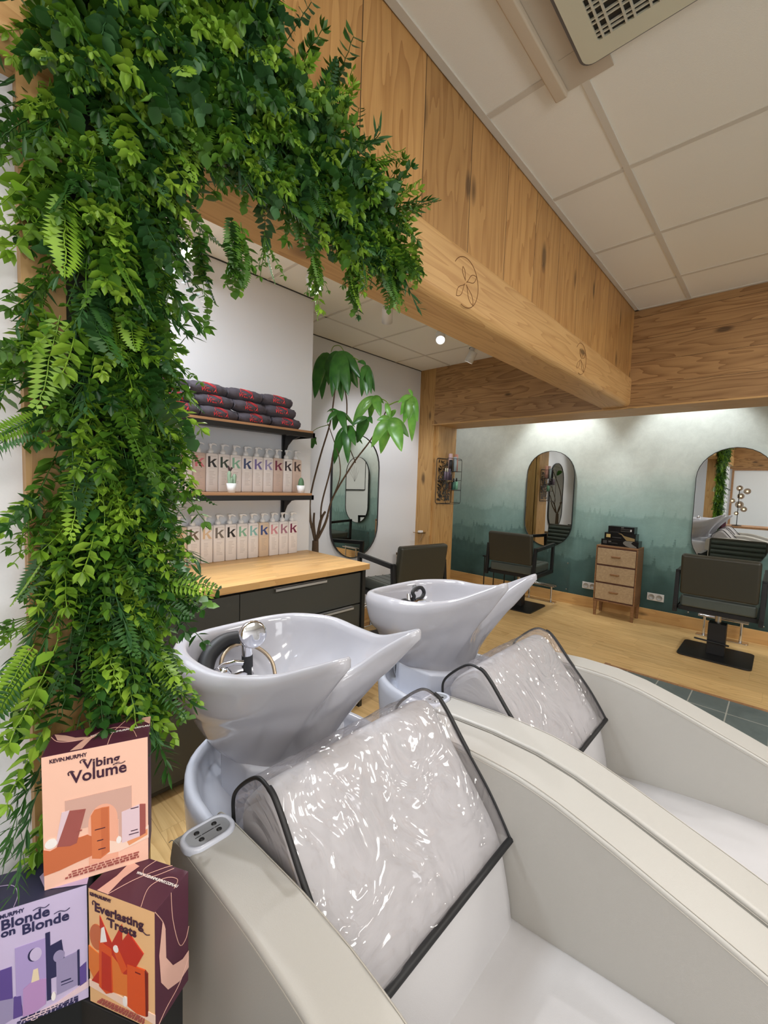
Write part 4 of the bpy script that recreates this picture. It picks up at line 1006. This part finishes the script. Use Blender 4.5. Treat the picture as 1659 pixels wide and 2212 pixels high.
P([(.71, .14), (.71, .43), (.90, .45), (.90, .16)], AR['vgrey'], 'printed_picture', 4); P([(.90, .15), (.90, .46), (.92, .46), (.92, .15)], AR['inkn'], 'printed_picture', 4); P([(.92, .14), (.92, .3), (.98, .33), (.98, .16)], AR['vio'], 'printed_picture', 3)
P([(.4, .04), (.7, .07), (1, .16), (1, .1), (.5, .0)], AR['pk']); P(EL(.68, .14, .02, .035), AR['w'], 'printed_picture', 5)
P(R4(.75, .21, .86, .216), AR['inkn'], 'fine_print', 6); P(R4(.75, .235, .84, .245), AR['inkn'], 'fine_print', 6)
T('KEVIN.MURPHY', .09, .94, .0088, AR['inkn'], .0002, .85)
T('Blonde', .25, .845, .0225, AR['inkn'], .0005, .95); T('on', .25, .786, .017, AR['inkn'], .0005, 1); T('Blonde', .42, .755, .0225, AR['inkn'], .0005, .95)
C([(.52, .925), (.57, .935), (.62, .92), (.66, .935)], .0007, AR['inkn']); C([(.70, .84), (.75, .85), (.80, .835), (.84, .85)], .0007, AR['inkn'])
fine(P, T, AR['inkn'], .05, .3, .6)
S([(.62, 1), (.5, .6), (.6, .2), (1, -.0), (1, .3), (.8, .5), (.75, 1)], AR['linel']); C([(0, .7), (.25, .6), (.35, .3), (.36, 0)], .0006, AR['linel'], True); TT('WWW.KEVINMURPHY.COM.AU', .6, .35, .0062, AR['w'])
# orange box
e, P, T, C, S, TT = carton_box((-.771, .152, .7325), 27.6, .132, .2, .072, 'orange gift box reading Everlasting Treats, lower right on the black stand', AR['apricot'], AR['plum'], AR['line'])
P([(.0, .14), (.3, .12), (1, .06), (1, .14), (.5, .17), (0, .2)], AR['pale'])
P([(.18, .80), (.36, .60), (.52, .80), (.52, .55), (.36, .3), (.18, .45)], AR['red']); P(EL(.13, .60, .11, .11), AR['terr']); P([(0, .5), (.2, .45), (.24, .3), (.1, .2), (.0, .3)], AR['orr']); P([(.04, .2), (.16, .32), (.2, .2)], AR['red'], 'printed_picture', 2)
P([(.36, .18), (.36, .5), (.66, .36), (.62, .2)], AR['orr'], 'printed_picture', 2); P([(.16, .18), (.17, .58), (.36, .55), (.38, .18), (.27, .14)], AR['redo'], 'printed_picture', 3); P([(.20, .17), (.21, .5), (.35, .48), (.36, .17)], AR['red'], 'printed_picture', 4)
P([(.19, .57), (.21, .70), (.25, .72), (.29, .60)], AR['w'], 'printed_picture', 4); P([(.40, .54), (.62, .75), (.84, .62), (.66, .40), (.54, .38)], AR['red'], 'printed_picture', 3); P([(.40, .54), (.52, .38), (.60, .44), (.47, .58)], AR['redo'], 'printed_picture', 4)
P([(.60, .12), (.60, .48), (.86, .49), (.88, .10), (.74, .09)], AR['redo'], 'printed_picture', 5); P([(.86, .49), (.90, .47), (.90, .11), (.87, .10)], AR['dred'], 'printed_picture', 5)
P(EL(.43, .57, .04, .03), AR['w'], 'printed_picture', 5); P(EL(.56, .15, .03, .045), AR['w'], 'printed_picture', 6)
C([(.66, .32), (.70, .42)], .0003, AR['dred']); C([(.80, .43), (.69, .36), (.78, .30)], .0003, AR['dred']); P(R4(.72, .44, .8, .45), AR['dred'], 'fine_print', 7)
T('KEVIN.MURPHY', .03, .945, .0078, AR['ink'], .0002, .80); T('Everlasting', .10, .825, .0205, AR['ink'], .0005, 1.1); T('Treats', .31, .735, .0205, AR['ink'], .0005, 1.05)
C([(.12, .90), (.085, .905), (.07, .89), (.08, .87)], .0008, AR['ink']); C([(.33, .80), (.30, .805), (.29, .79)], .0007, AR['ink']); C([(.93, .80), (.88, .79), (.82, .81)], .0007, AR['ink'])
fine(P, T, AR['rose'], .07, .1, .75)
S([(.14, 0), (.3, 0), (.3, .4), (.36, .75), (.2, .8), (.2, .4)], AR['line']); C([(.3, 0), (.45, .45), (.65, .85), (.75, 1.0)], .0006, AR['line'], True); C([(.8, 0), (.7, .4), (.8, .7), (.95, .75), (1, .55)], .0006, AR['line'], True); C([(.5, 1), (.45, .7), (.6, .6), (.8, .95)], .0006, AR['line'], True)
TT('WWW.KEVINMURPHY.COM.AU', .40, .58, .0058, AR['w'])
S([(.2, .85), (.28, .75), (.3, .5), (.5, .35), (.8, .28), (1, .28), (1, .12), (.7, .12), (.35, .2), (.15, .35), (.1, .6)], AR['line'], False); C([(.45, 1), (.5, .75), (.7, .45), (.9, .42), (1, .5)], .0006, AR['line'], False, True); C([(.0, -.0), (.3, .06), (.7, .1), (1, .22)], .0006, AR['line'], False, True); C([(.0, 1), (.2, .85), (.28, .75)], .0006, AR['line'], False, True)
# stand
sd = empty('display_stand', (-.78, .13, 0), 'small black display stand under the printed gift boxes', 'stand')
poly = [(-.058, -.115), (-.005, .012), (.115, .075), (.075, .145), (-.03, .10), (-.10, .06), (-.135, -.08)]
poly = [(x, y) for x, y in poly]
MB().prism(poly, .42, .5315, 'Z').build('stand_top', M_['black'], sd, bevel=.002)
for x, y in ((-.065, -.08), (.09, .075), (-.03, .075), (-.11, -.05)): MB().box((x-.008, y-.008, 0), (x+.008, y+.008, .425)).build('leg', M_['black'], sd)

# ================================================================== GREENERY ON THE COLUMN AND BEAM
random.seed(21)
def leafgeo(L, W, fold=.18, n=2):
    """pointed leaf along +y, face +z"""
    return ([(0, 0, 0), (-W*.42, L*.28, fold*W), (-W*.46, L*.6, fold*W), (0, L, 0), (W*.46, L*.6, fold*W), (W*.42, L*.28, fold*W), (0, L*.3, 0), (0, L*.62, 0)],
            [(0, 6, 1), (1, 6, 7, 2), (2, 7, 3), (0, 5, 6), (6, 5, 4, 7), (7, 4, 3)])
def leafsmall(L, W): return ([(0, 0, 0), (-W/2, L*.5, W*.15), (0, L, 0), (W/2, L*.5, W*.15)], [(0, 3, 2, 1)])
class Spr:
    def __init__(s): s.v = []; s.f = []
    def put(s, g, m):
        o = len(s.v); s.v += [m @ Vector(p) for p in g[0]]; s.f += [tuple(i+o for i in f) for f in g[1]]
    def stem(s, pts, r):
        o = len(s.v)
        for i, p in enumerate(pts):
            for k in range(3): a = 2*PI*k/3; s.v.append(p+Vector((r*math.cos(a), r*math.sin(a), 0)))
        for i in range(len(pts)-1):
            for k in range(3): s.f.append((o+i*3+k, o+i*3+(k+1) % 3, o+i*3+3+(k+1) % 3, o+i*3+3+k))
def sprig(kind):
    """grows from the origin toward -z, curving toward +x"""
    s = Spr(); 
    def curve(L, cu, n): return [Vector((cu*L*(i/n)**1.6, random.uniform(-.02, .02)*L*(i/n), -L*(i/n)*(1-.12*abs(cu)*(i/n)))) for i in range(n+1)]
    if kind == 'boxwood':
        L = random.uniform(.09, .14); n = 8; c = curve(L, random.uniform(-.1, .35), n); s.stem(c, .0009)
        for i in range(1, n+1):
            z = 1-.35*i/n; q = i*PI/2+random.uniform(-.3, .3)
            for sg in (0, PI):
                ll = random.uniform(.028, .038)*z; m = Matrix.Translation(c[i]) @ Matrix.Rotation(q+sg, 4, 'Z') @ Matrix.Rotation(random.uniform(-.95, -.35), 4, 'X') @ Matrix.Rotation(random.uniform(-.3, .3), 4, 'Y')
                s.put(leafgeo(ll, ll*random.uniform(.5, .62)), m)
        for sg in range(3):
            m = Matrix.Translation(c[-1]) @ Matrix.Rotation(sg*2.1, 4, 'Z') @ Matrix.Rotation(-1.1, 4, 'X'); s.put(leafgeo(.02, .010), m)
    elif kind == 'round':
        L = random.uniform(.10, .16); n = 12; c = curve(L, random.uniform(-.1, .3), n); s.stem(c, .0009)
        for i in range(1, n+1):
            for sg in (0, PI):
                ll = random.uniform(.020, .027); m = Matrix.Translation(c[i]) @ Matrix.Rotation(i*.35+sg+random.uniform(-.3, .3), 4, 'Z') @ Matrix.Rotation(random.uniform(-.6, -.1), 4, 'X')
                s.put(leafgeo(ll, ll*.85, .1), m)
    elif kind == 'fern':
        L = random.uniform(.11, .19); n = 20; c = curve(L, random.uniform(.05, .4), n); s.stem(c, .0011); az = random.uniform(-.3, .3)
        for i in range(1, n+1):
            t_ = i/n; ll = .024*math.sin(PI*min(1, .18+t_*.82))**.7
            for sg in (0, PI):
                m = Matrix.Translation(c[i]) @ Matrix.Rotation(sg+az, 4, 'Z') @ Matrix.Rotation(-.35, 4, 'X') @ Matrix.Rotation((1 if sg else -1)*0+PI/2*.85*(1), 4, 'Y')
                s.put(leafsmall(ll, .0068), m)
    elif kind == 'willow':
        L = random.uniform(.11, .17); n = 10; c = curve(L, random.uniform(-.1, .5), n); s.stem(c, .0011)
        for i in range(1, n+1):
            for k in range(2):
                ll = random.uniform(.028, .042); m = Matrix.Translation(c[i]) @ Matrix.Rotation(random.uniform(0, 2*PI), 4, 'Z') @ Matrix.Rotation(random.uniform(-1.2, -.6), 4, 'X')
                s.put(leafgeo(ll, ll*.17), m)
    else:                                            # thin stems with bud tips
        for b in range(5):
            L = random.uniform(.07, .12); a = random.uniform(0, 2*PI); c = [Vector((math.cos(a)*.3*L*t_**1.5, math.sin(a)*.3*L*t_**1.5, -L*t_)) for t_ in (0, .25, .5, .75, 1)]; s.stem(c, .0009)
            for i in (2, 3, 4):
                for k in range(3):
                    m = Matrix.Translation(c[i]) @ Matrix.Rotation(k*2.1+i, 4, 'Z') @ Matrix.Rotation(random.uniform(-1, -.3), 4, 'X'); s.put(leafgeo(.013, .0075), m)
    return s
KINDS = {'boxwood': ([0, 0, 1, 2, 4], 6), 'round': ([2, 3, 0], 4), 'fern': ([3, 0, 1, 2], 5), 'willow': ([2, 3], 3), 'budded': ([4, 1, 0], 3)}
PRO = {k: [sprig(k) for _ in range(v[1])] for k, v in KINDS.items()}
def clear(p):
    return not (p.z < .935 and p.y > .2) and not (p.z < 1.0 and p.y < .29 and p.x > -.895-.25*max(0, p.z-1.0))
def place_m(p, out, up_amt=0.0, sc=1.0):
    """sprig points along direction D (mostly down), with its +x turned to the outward side"""
    o = Vector(out).normalized()
    d = Vector((0, 0, -1))*(1-up_amt)+o*random.uniform(.08, .5)+Vector((random.uniform(-.25, .25), random.uniform(-.25, .25), up_amt*1.3+random.uniform(-.15, .25)))
    d.normalize(); x = (o-d*o.dot(d))
    if x.length < .05: x = Vector((0, 1, 0))-d*d.y
    x.normalize(); x = (Matrix.Rotation(random.uniform(-.9, .9), 3, d) @ x); y = (-d).cross(x)
    m = Matrix((x, y, -d)).transposed().to_4x4(); m.translation = p; return m @ Matrix.Scale(sc, 4)
W_K = ['boxwood']*56+['round']*12+['fern']*12+['willow']*6+['budded']*11
def sample_column():
    z = random.uniform(.70, 2.5); a = random.triangular(-88 if z < 1.5 else -88-50*(z-1.5), 115, 14); a = math.radians(a)
    wy = .085
    c = Vector((-.945, .222, z)); out = Vector((math.cos(a), math.sin(a), 0))
    bulge = 1+.25*noise.noise(Vector((z*3.1, a, 2)))
    r = Vector((math.cos(a)*.055*bulge, math.sin(a)*wy*bulge, 0))
    return c+r, out, 0
def sample_beam():
    t_ = random.random()**1.0; y = .14+.80*t_
    top = 2.33 - .15*max(0, (t_-.55)/.45)**1.3; botm = 2.06
    z = random.uniform(botm, top); f = (z-botm)/(top-botm)
    out = Vector((1, random.uniform(-.2, .2), .5*(f-.4)))
    upa = .75*max(0, (f-.55)/.45)*random.random()
    if t_ > .92: out.y += .5
    x = -.915+.06*math.sin(PI*min(1, .15+f*.8))*(1-.45*t_)+random.uniform(-.01, .015)
    return Vector((x, y, z)), out, upa
def sample_top():
    y = random.uniform(.08, .52); z = random.uniform(2.2, 2.66 if y < .3 else 2.5)
    return Vector((-.915+.06*random.random(), y, z)), Vector((1, random.uniform(-.3, .3), 0)), .2*random.random()
def foliage(name, label, sampler, n_parts, n_rest, core, grp, front):
    e = empty(name, (0, 0, 0), label, 'artificial greenery', grp)
    rest = MB(); meshes = {}
    for i in range(n_parts+n_rest):
        k = random.choice(W_K); p, out, ua = sampler(); v = random.randrange(len(PRO[k])); mi = random.choice(KINDS[k][0])
        part = i < n_parts
        if part: p = p+Vector(out)*front
        if i >= 0 and sampler is sample_column and (not clear(p) or (p.z < 1.1 and out[0] > .3 and random.random() < .5)): continue
        m = place_m(p, out, ua, random.uniform(.8, 1.15)*(1.1 if part else 1))
        if part:
            key = (k, v, mi)
            if key not in meshes and key not in SM:
                s = PRO[k][v]; me = bpy.data.meshes.new(k); me.from_pydata(s.v, [], s.f); me.materials.append(LEAF[mi]); me.polygons.foreach_set('use_smooth', [True]*len(me.polygons)); SM[key] = me
            o = bpy.data.objects.new({'boxwood': 'boxwood_sprig', 'round': 'round_leaf_sprig', 'fern': 'fern_frond', 'willow': 'narrow_leaf_sprig', 'budded': 'budded_sprig'}[k], SM[key]); COL.objects.link(o); o.parent = e; o.matrix_world = m
        else:
            s = PRO[k][v]; rest.add([m @ q for q in s.v], s.f, mi, True)
    ro = rest.build('leaf_mass', LEAF, e, fixn=False); ro['kind'] = 'stuff'
    core.build('dark_backing', M_['leaf_core'], e)
    return e
SM = {}
M_['leaf_core'] = plain('dark_green_backing', (26, 34, 16), .95, bump=.8, bscale=60, var=.5)  # dark green core behind the sprigs
def blob(mb, pts, ry, rz=None, n=12):
    rg = []
    for i, (c, a, b) in enumerate(pts):
        rg.append([Vector(c)+Vector((a*math.cos(2*PI*k/n)*(1+.15*noise.noise(Vector((i, k, 1)))), b*math.sin(2*PI*k/n), 0)) if ry else Vector(c)+Vector((a*math.cos(2*PI*k/n), 0, b*math.sin(2*PI*k/n))) for k in range(n)])
    return mb.rings(rg)
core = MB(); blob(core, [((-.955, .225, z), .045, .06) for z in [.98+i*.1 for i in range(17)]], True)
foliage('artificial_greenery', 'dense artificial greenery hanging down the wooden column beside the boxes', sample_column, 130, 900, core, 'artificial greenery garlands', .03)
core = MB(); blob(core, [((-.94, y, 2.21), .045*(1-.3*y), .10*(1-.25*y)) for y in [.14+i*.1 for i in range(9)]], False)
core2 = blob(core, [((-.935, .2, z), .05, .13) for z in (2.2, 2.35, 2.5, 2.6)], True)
def sb2():
    return sample_top() if random.random() < .25 else sample_beam()
foliage('artificial_greenery', 'dense artificial greenery draped along the wooden beam and boards overhead', sb2, 130, 760, core, 'artificial greenery garlands', .02)
# trailing strands under the beam and beside the column
def strand(parent_label, p, L, kinds, out, seed):
    random.seed(seed); e = parent_label; y = 0; pos = Vector(p); k = 0
    while y < L:
        kd = random.choice(kinds); v = random.randrange(len(PRO[kd])); mi = random.choice((0, 0, 1, 2)); key = (kd, v, mi)
        if key not in SM:
            s = PRO[kd][v]; me = bpy.data.meshes.new(kd); me.from_pydata(s.v, [], s.f); me.materials.append(LEAF[mi]); me.polygons.foreach_set('use_smooth', [True]*len(me.polygons)); SM[key] = me
        m = place_m(pos+Vector((0, 0, -y)), out, -.8, .9); s = PRO[kd][v]; ST.add([m @ q for q in s.v], s.f, mi, True); y += .03
ST = MB()
for i, (px, py, L) in enumerate(2*((430, 500, .06), (500, 470, .09), (520, 480, .06), (570, 500, .03), (680, 520, .07), (760, 520, .12), (775, 500, .08), (850, 520, .10), (835, 540, .06), (895, 520, .06))):
    P = at(px, py, 0, -.87); strand(None, P, L, ['boxwood', 'fern', 'budded', 'round'], (.4, .1, 0), i)
tag(ST.build('leaf_trails', LEAF, None, fixn=False), 'loose leafy trails dangling below the beam in front of the spotlights', 'artificial greenery', None, 'stuff')
# side sprays that reach past the column
SD = MB(); random.seed(9)
def spray(px, py, x, k, d, sc=1.0, mi=None):
    P = at(px, py, 0, x); z = -Vector(d).normalized(); x_ = Vector((1, 0, 0))-z*z.x; x_.normalize(); y_ = z.cross(x_)
    m = Matrix((x_, y_, z)).transposed().to_4x4(); m.translation = P; s = random.choice(PRO[k]); SD.add([m @ Matrix.Scale(sc, 4) @ q for q in s.v], s.f, mi if mi is not None else random.choice(KINDS[k][0]))
for px, py, k, d, sc in ((95, 900, 'fern', (.3, -.8, -.5), .8), (90, 1080, 'boxwood', (.3, -.6, -.5), .9), (80, 1400, 'fern', (.3, -.6, -.7), 1), (85, 1420, 'fern', (.5, -.7, -.6), .9), (95, 1330, 'budded', (.3, -.8, -.3), 1), (60, 760, 'boxwood', (.3, -.5, -.3), .9),
                         (90, 1700, 'willow', (.2, -.5, -.8), 1), (100, 1640, 'willow', (.1, -.6, -.7), .9), (110, 1560, 'boxwood', (.2, -.5, -.8), 1), (100, 1750, 'boxwood', (.2, -.3, -.9), 1), (110, 1480, 'boxwood', (.2, -.5, -.6), 1),
                         (285, 1235, 'fern', (.1, .8, -.4), .9), (300, 1220, 'round', (.1, .7, -.6), 1), (310, 1240, 'boxwood', (0, .8, -.5), 1), (310, 1290, 'budded', (0, .8, -.2), 1), (280, 1260, 'fern', (.3, .7, -.6), .9),
                         (325, 720, 'boxwood', (0, .6, -.6), 1), (310, 620, 'budded', (0, .3, -.8), 1), (310, 800, 'budded', (0, .4, -.8), 1), (300, 920, 'boxwood', (0, .4, -.8), 1), (315, 1360, 'round', (.1, .4, -.9), 1.1), (300, 1410, 'fern', (.1, .4, -.9), .9), (300, 1440, 'round', (.2, .3, -.9), 1.1)):
    for r in range(2): spray(px+random.uniform(-10, 10), py+random.uniform(-15, 15), -.89, k, Vector(d)+Vector((random.uniform(-.2, .2),)*3), sc)
tag(SD.build('leaf_sprays', LEAF, None, fixn=False), 'loose leafy sprays sticking out sideways from the green column', 'artificial greenery', None, 'stuff')

# ================================================================== MONEY TREE
tree = empty('potted_money_tree', (0, 0, 0), 'tall money tree with drooping hand-shaped leaves in the white wall recess', 'house plant')
S6 = lambda x, y, Y: at(640+.2351*x, 720+.2351*y, 1, Y)
def branch(pts, r0, r1, name, mat, sub=5):
    P = [S6(x, y, Y) for x, y, Y in pts]; c = catmull(P, sub, False); n = len(c)
    MB().tube(c, [r0+(r1-r0)*i/(n-1) for i in range(n)], 10).build(name, mat, tree)
base = S6(176, 1905, 2.15); T0 = Vector((base.x, 2.15, .22))
MB().tube([T0, Vector((base.x, 2.15, .6)), base], [.04, .034, .026], 12).build('trunk', M_['bark'], tree)
MB().lathe([(0, 0), (.13, 0), (.17, .26), (.155, .26), (.145, .2), (0, .2)], 28, m=Matrix.Translation((base.x, 2.15, 0)), caps=False).build('planter', M_['black'], tree)
MB().lathe([(0, .23), (.15, .23)], 20, m=Matrix.Translation((base.x, 2.15, 0)), caps=False).build('potting_soil', M_['soil'], tree)
branch([(176, 1915, 2.15), (150, 1800, 2.13), (125, 1700, 2.12), (118, 1640, 2.12)], .013, .009, 'branch', M_['bark'])
branch([(180, 1915, 2.15), (160, 1760, 2.17), (165, 1650, 2.17)], .012, .008, 'branch', M_['bark'])
branch([(190, 1900, 2.15), (225, 1720, 2.15), (265, 1640, 2.15)], .013, .009, 'branch', M_['bark'])
branch([(200, 1880, 2.15), (260, 1760, 2.17), (290, 1670, 2.18)], .012, .009, 'branch', M_['bark'])
branch([(140, 1790, 2.13), (128, 1520, 2.12), (215, 1150, 2.12), (310, 830, 2.12), (345, 600, 2.12), (375, 330, 2.12), (380, 175, 2.12)], .008, .0045, 'branch', M_['bark'])
branch([(225, 1720, 2.15), (235, 1560, 2.16), (310, 1270, 2.16), (345, 1080, 2.16), (385, 960, 2.16), (450, 850, 2.16), (465, 650, 2.16), (440, 480, 2.14), (400, 250, 2.14)], .007, .004, 'branch', M_['bark'])
branch([(285, 1680, 2.18), (340, 1500, 2.2), (520, 1200, 2.2), (670, 1000, 2.22), (760, 850, 2.22), (850, 660, 2.22)], .008, .004, 'branch', M_['bark'])
branch([(330, 1520, 2.2), (400, 1330, 2.16), (395, 1150, 2.14), (350, 1000, 2.14), (290, 830, 2.13)], .005, .003, 'branch', M_['bark'])
branch([(545, 1190, 2.2), (500, 1080, 2.18), (450, 960, 2.16)], .004, .003, 'branch', M_['bark'])
branch([(850, 660, 2.22), (820, 620, 2.2), (715, 575, 2.18)], .005, .003, 'leaf_stalk', M_['stem'])
branch([(850, 660, 2.22), (850, 720, 2.2), (860, 775, 2.15)], .005, .003, 'leaf_stalk', M_['stem'])
branch([(850, 660, 2.22), (930, 625, 2.22), (1070, 590, 2.22)], .005, .003, 'leaf_stalk', M_['stem'])
branch([(400, 190, 2.12), (480, 200, 2.12), (560, 240, 2.12), (640, 290, 2.12)], .004, .003, 'leaf_stalk', M_['stem'])
branch([(320, 170, 2.12), (345, 120, 2.12), (400, 115, 2.12), (440, 170, 2.12)], .003, .003, 'leaf_stalk', M_['stem'])
branch([(300, 840, 2.13), (200, 870, 2.1), (140, 910, 2.1)], .003, .002, 'leaf_stalk', M_['stem'])
branch([(310, 720, 2.12), (350, 700, 2.12), (390, 710, 2.12)], .003, .002, 'leaf_stalk', M_['stem'])
def leaflet(mb, a, b, wf, bow, side):
    """arched leaflet from a to b with ribbed surface"""
    n = 14; A, B = Vector(a), Vector(b); L = (B-A).length; ax = (B-A).normalized()
    view = (CAM-A).normalized(); sd = ax.cross(Vector((.45, -.85, .2))).normalized(); nr = sd.cross(ax).normalized()
    if nr.x-nr.y < 0: nr = -nr
    rings_ = []
    for i in range(n+1):
        t_ = i/n; w = wf*L*(math.sin(PI*min(1, t_**.8*1.0))**.75)*(.5 if t_ < .06 else 1)*.5+.0008
        if t_ > .93: w *= .6
        c = A+(B-A)*t_+nr*(bow*L*math.sin(PI*t_))+Vector((0, 0, 1))*(.10*L*math.sin(PI*t_))
        rib = .06*w*(1 if i % 2 else -1)
        rings_.append([c-sd*w+nr*(-.22*w), c-sd*w*.5+nr*(rib+.02*w), c+nr*(-.10*w), c+sd*w*.5+nr*(rib+.02*w), c+sd*w+nr*(-.22*w)])
    o = [v for r in rings_ for v in r]; F = []
    for i in range(n):
        for k in range(4): F.append((i*5+k, i*5+k+1, (i+1)*5+k+1, (i+1)*5+k))
    mb.add(o, F, 0, True)
crowns = [
 ((265, 178, 2.12), [((168, 600), .30), ((235, 610), .26), ((200, 260), .3), ((330, 250), .3), ((300, 480), .28), ((145, 440), .24)], 'palm'),
 ((385, 165, 2.08), [((370, 530), .30), ((240, 480), .30), ((480, 575), .26), ((565, 505), .30), ((420, 630), .24), ((330, 590), .24), ((600, 420), .24)], 'palm'),
 ((420, 180, 2.16), [((480, 560), .3), ((590, 420), .28), ((330, 590), .24)], 'palm'),
 ((640, 288, 2.10), [((605, 430), .34), ((600, 585), .26), ((650, 575), .30), ((720, 540), .22), ((560, 262), .28), ((690, 560), .2)], 'palm'),
 ((712, 575, 2.12), [((515, 858), .30), ((675, 790), .34), ((775, 765), .34), ((805, 645), .3), ((720, 700), .32), ((600, 700), .28)], 'palm_lit'),
 ((655, 770, 2.10), [((510, 850), .32), ((555, 1010), .40), ((700, 830), .34)], 'palm'),
 ((862, 778, 2.06), [((690, 1050), .34), ((775, 1108), .34), ((968, 1088), .36), ((1035, 955), .32), ((820, 640), .32), ((740, 800), .4), ((915, 700), .4)], 'palm_lit'),
 ((1070, 575, 2.18), [((932, 640), .34), ((955, 750), .4), ((1030, 800), .4), ((1062, 995), .22), ((1115, 815), .24), ((1030, 512), .3), ((1000, 700), .4), ((985, 830), .3)], 'palm_lit'),
 ((385, 712, 2.08), [((280, 825), .36), ((342, 895), .36), ((465, 925), .26), ((540, 865), .16), ((280, 725), .12)], 'palm'),
 ((460, 850, 2.12), [((545, 1035), .26), ((345, 1205), .24), ((475, 1198), .24), ((420, 985), .28), ((500, 960), .26), ((370, 990), .1), ((610, 1020), .14)], 'palm'),
 ((140, 960, 2.1), [((150, 1058), .5), ((188, 1025), .4)], 'palm'),
]
for (cx_, cy_, Y), tips, mt in crowns:
    mb = MB(); A = S6(cx_, cy_, Y)
    for i, ((tx, ty), wf) in enumerate(tips):
        dy = (-.07, .05, -.03, .08, .0, -.05, .06, .03)[i % 8]
        leaflet(mb, A, S6(tx, ty, Y+dy), wf, .06, 1)
    mb.build('palmate_leaf', M_[mt], tree, fixn=False)

# ================================================================== THINGS SEEN ONLY IN THE MIRROR
pf = empty('framed_drawing', (2.99, 2.25, 1.7), 'black framed line drawing on the right wall, seen only in the mirrors', 'picture')
MB().box((-.02, -.44, -.55), (.005, .44, .55)).build('frame', M_['black'], pf); MB().box((-.023, -.41, -.52), (-.02, .41, .52)).build('paper', M_['wall'], pf)
dl = MB()
for k in range(6):
    a = -.9+k*.36+PI/2; dl.tube(catmull([(-.024, 0, -.3), (-.024, .1*math.cos(a), -.3+.2*math.sin(a)), (-.024, .25*math.cos(a-.3), -.2+.35*math.sin(a))], 5, False), .002, 4)
dl.build('drawn_lines', M_['black'], pf)

rt_ = empty('reception_table', (-.62, -.75, 0), 'pale reception table behind the photographer, seen in the right mirror', 'table')
MB().box((-.25, -.3, .72), (.9, .3, .76)).build('tabletop', M_['shelfw'], rt_, bevel=.003)
for x, y in ((-.21, -.26), (.86, -.26), (-.21, .26), (.86, .26)): MB().box((x-.02, y-.02, 0), (x+.02, y+.02, .72)).build('leg', M_['shelfw'], rt_)
gl_ = empty('globe_lamp', (-.655, -.62, .76), 'black table lamp with smoked glass globes reflected in the right mirror', 'lamp')
MB().lathe([(0, 0), (.08, 0), (.08, .012), (.012, .02), (.007, .03), (.007, .8), (0, .8)], 16, caps=False).build('pole', M_['black'], gl_)
for x, y, z, r in ((0, .02, .76, .055), (.12, 0, .70, .06), (.03, .04, .60, .06), (-.1, 0, .50, .05), (.02, .06, .43, .07), (.09, 0, .34, .055), (-.02, 0, .25, .04)):
    mm = Matrix.Translation((x, y, z)); pr = [(r*math.sin(PI*i/10), -r*math.cos(PI*i/10)) for i in range(11)]
    g_ = MB().lathe(pr, 18, m=mm, caps=False).build('globe', M_['globe'], gl_)
    MB().lathe([(.014*math.sin(PI*i/6), -.014*math.cos(PI*i/6)) for i in range(7)], 10, m=mm, caps=False).build('bulb', M_['bulb'], g_)
    MB().tube([(0, 0, z-.02), (x, y, z-.014)], .004, 6).build('arm', M_['black'], gl_)
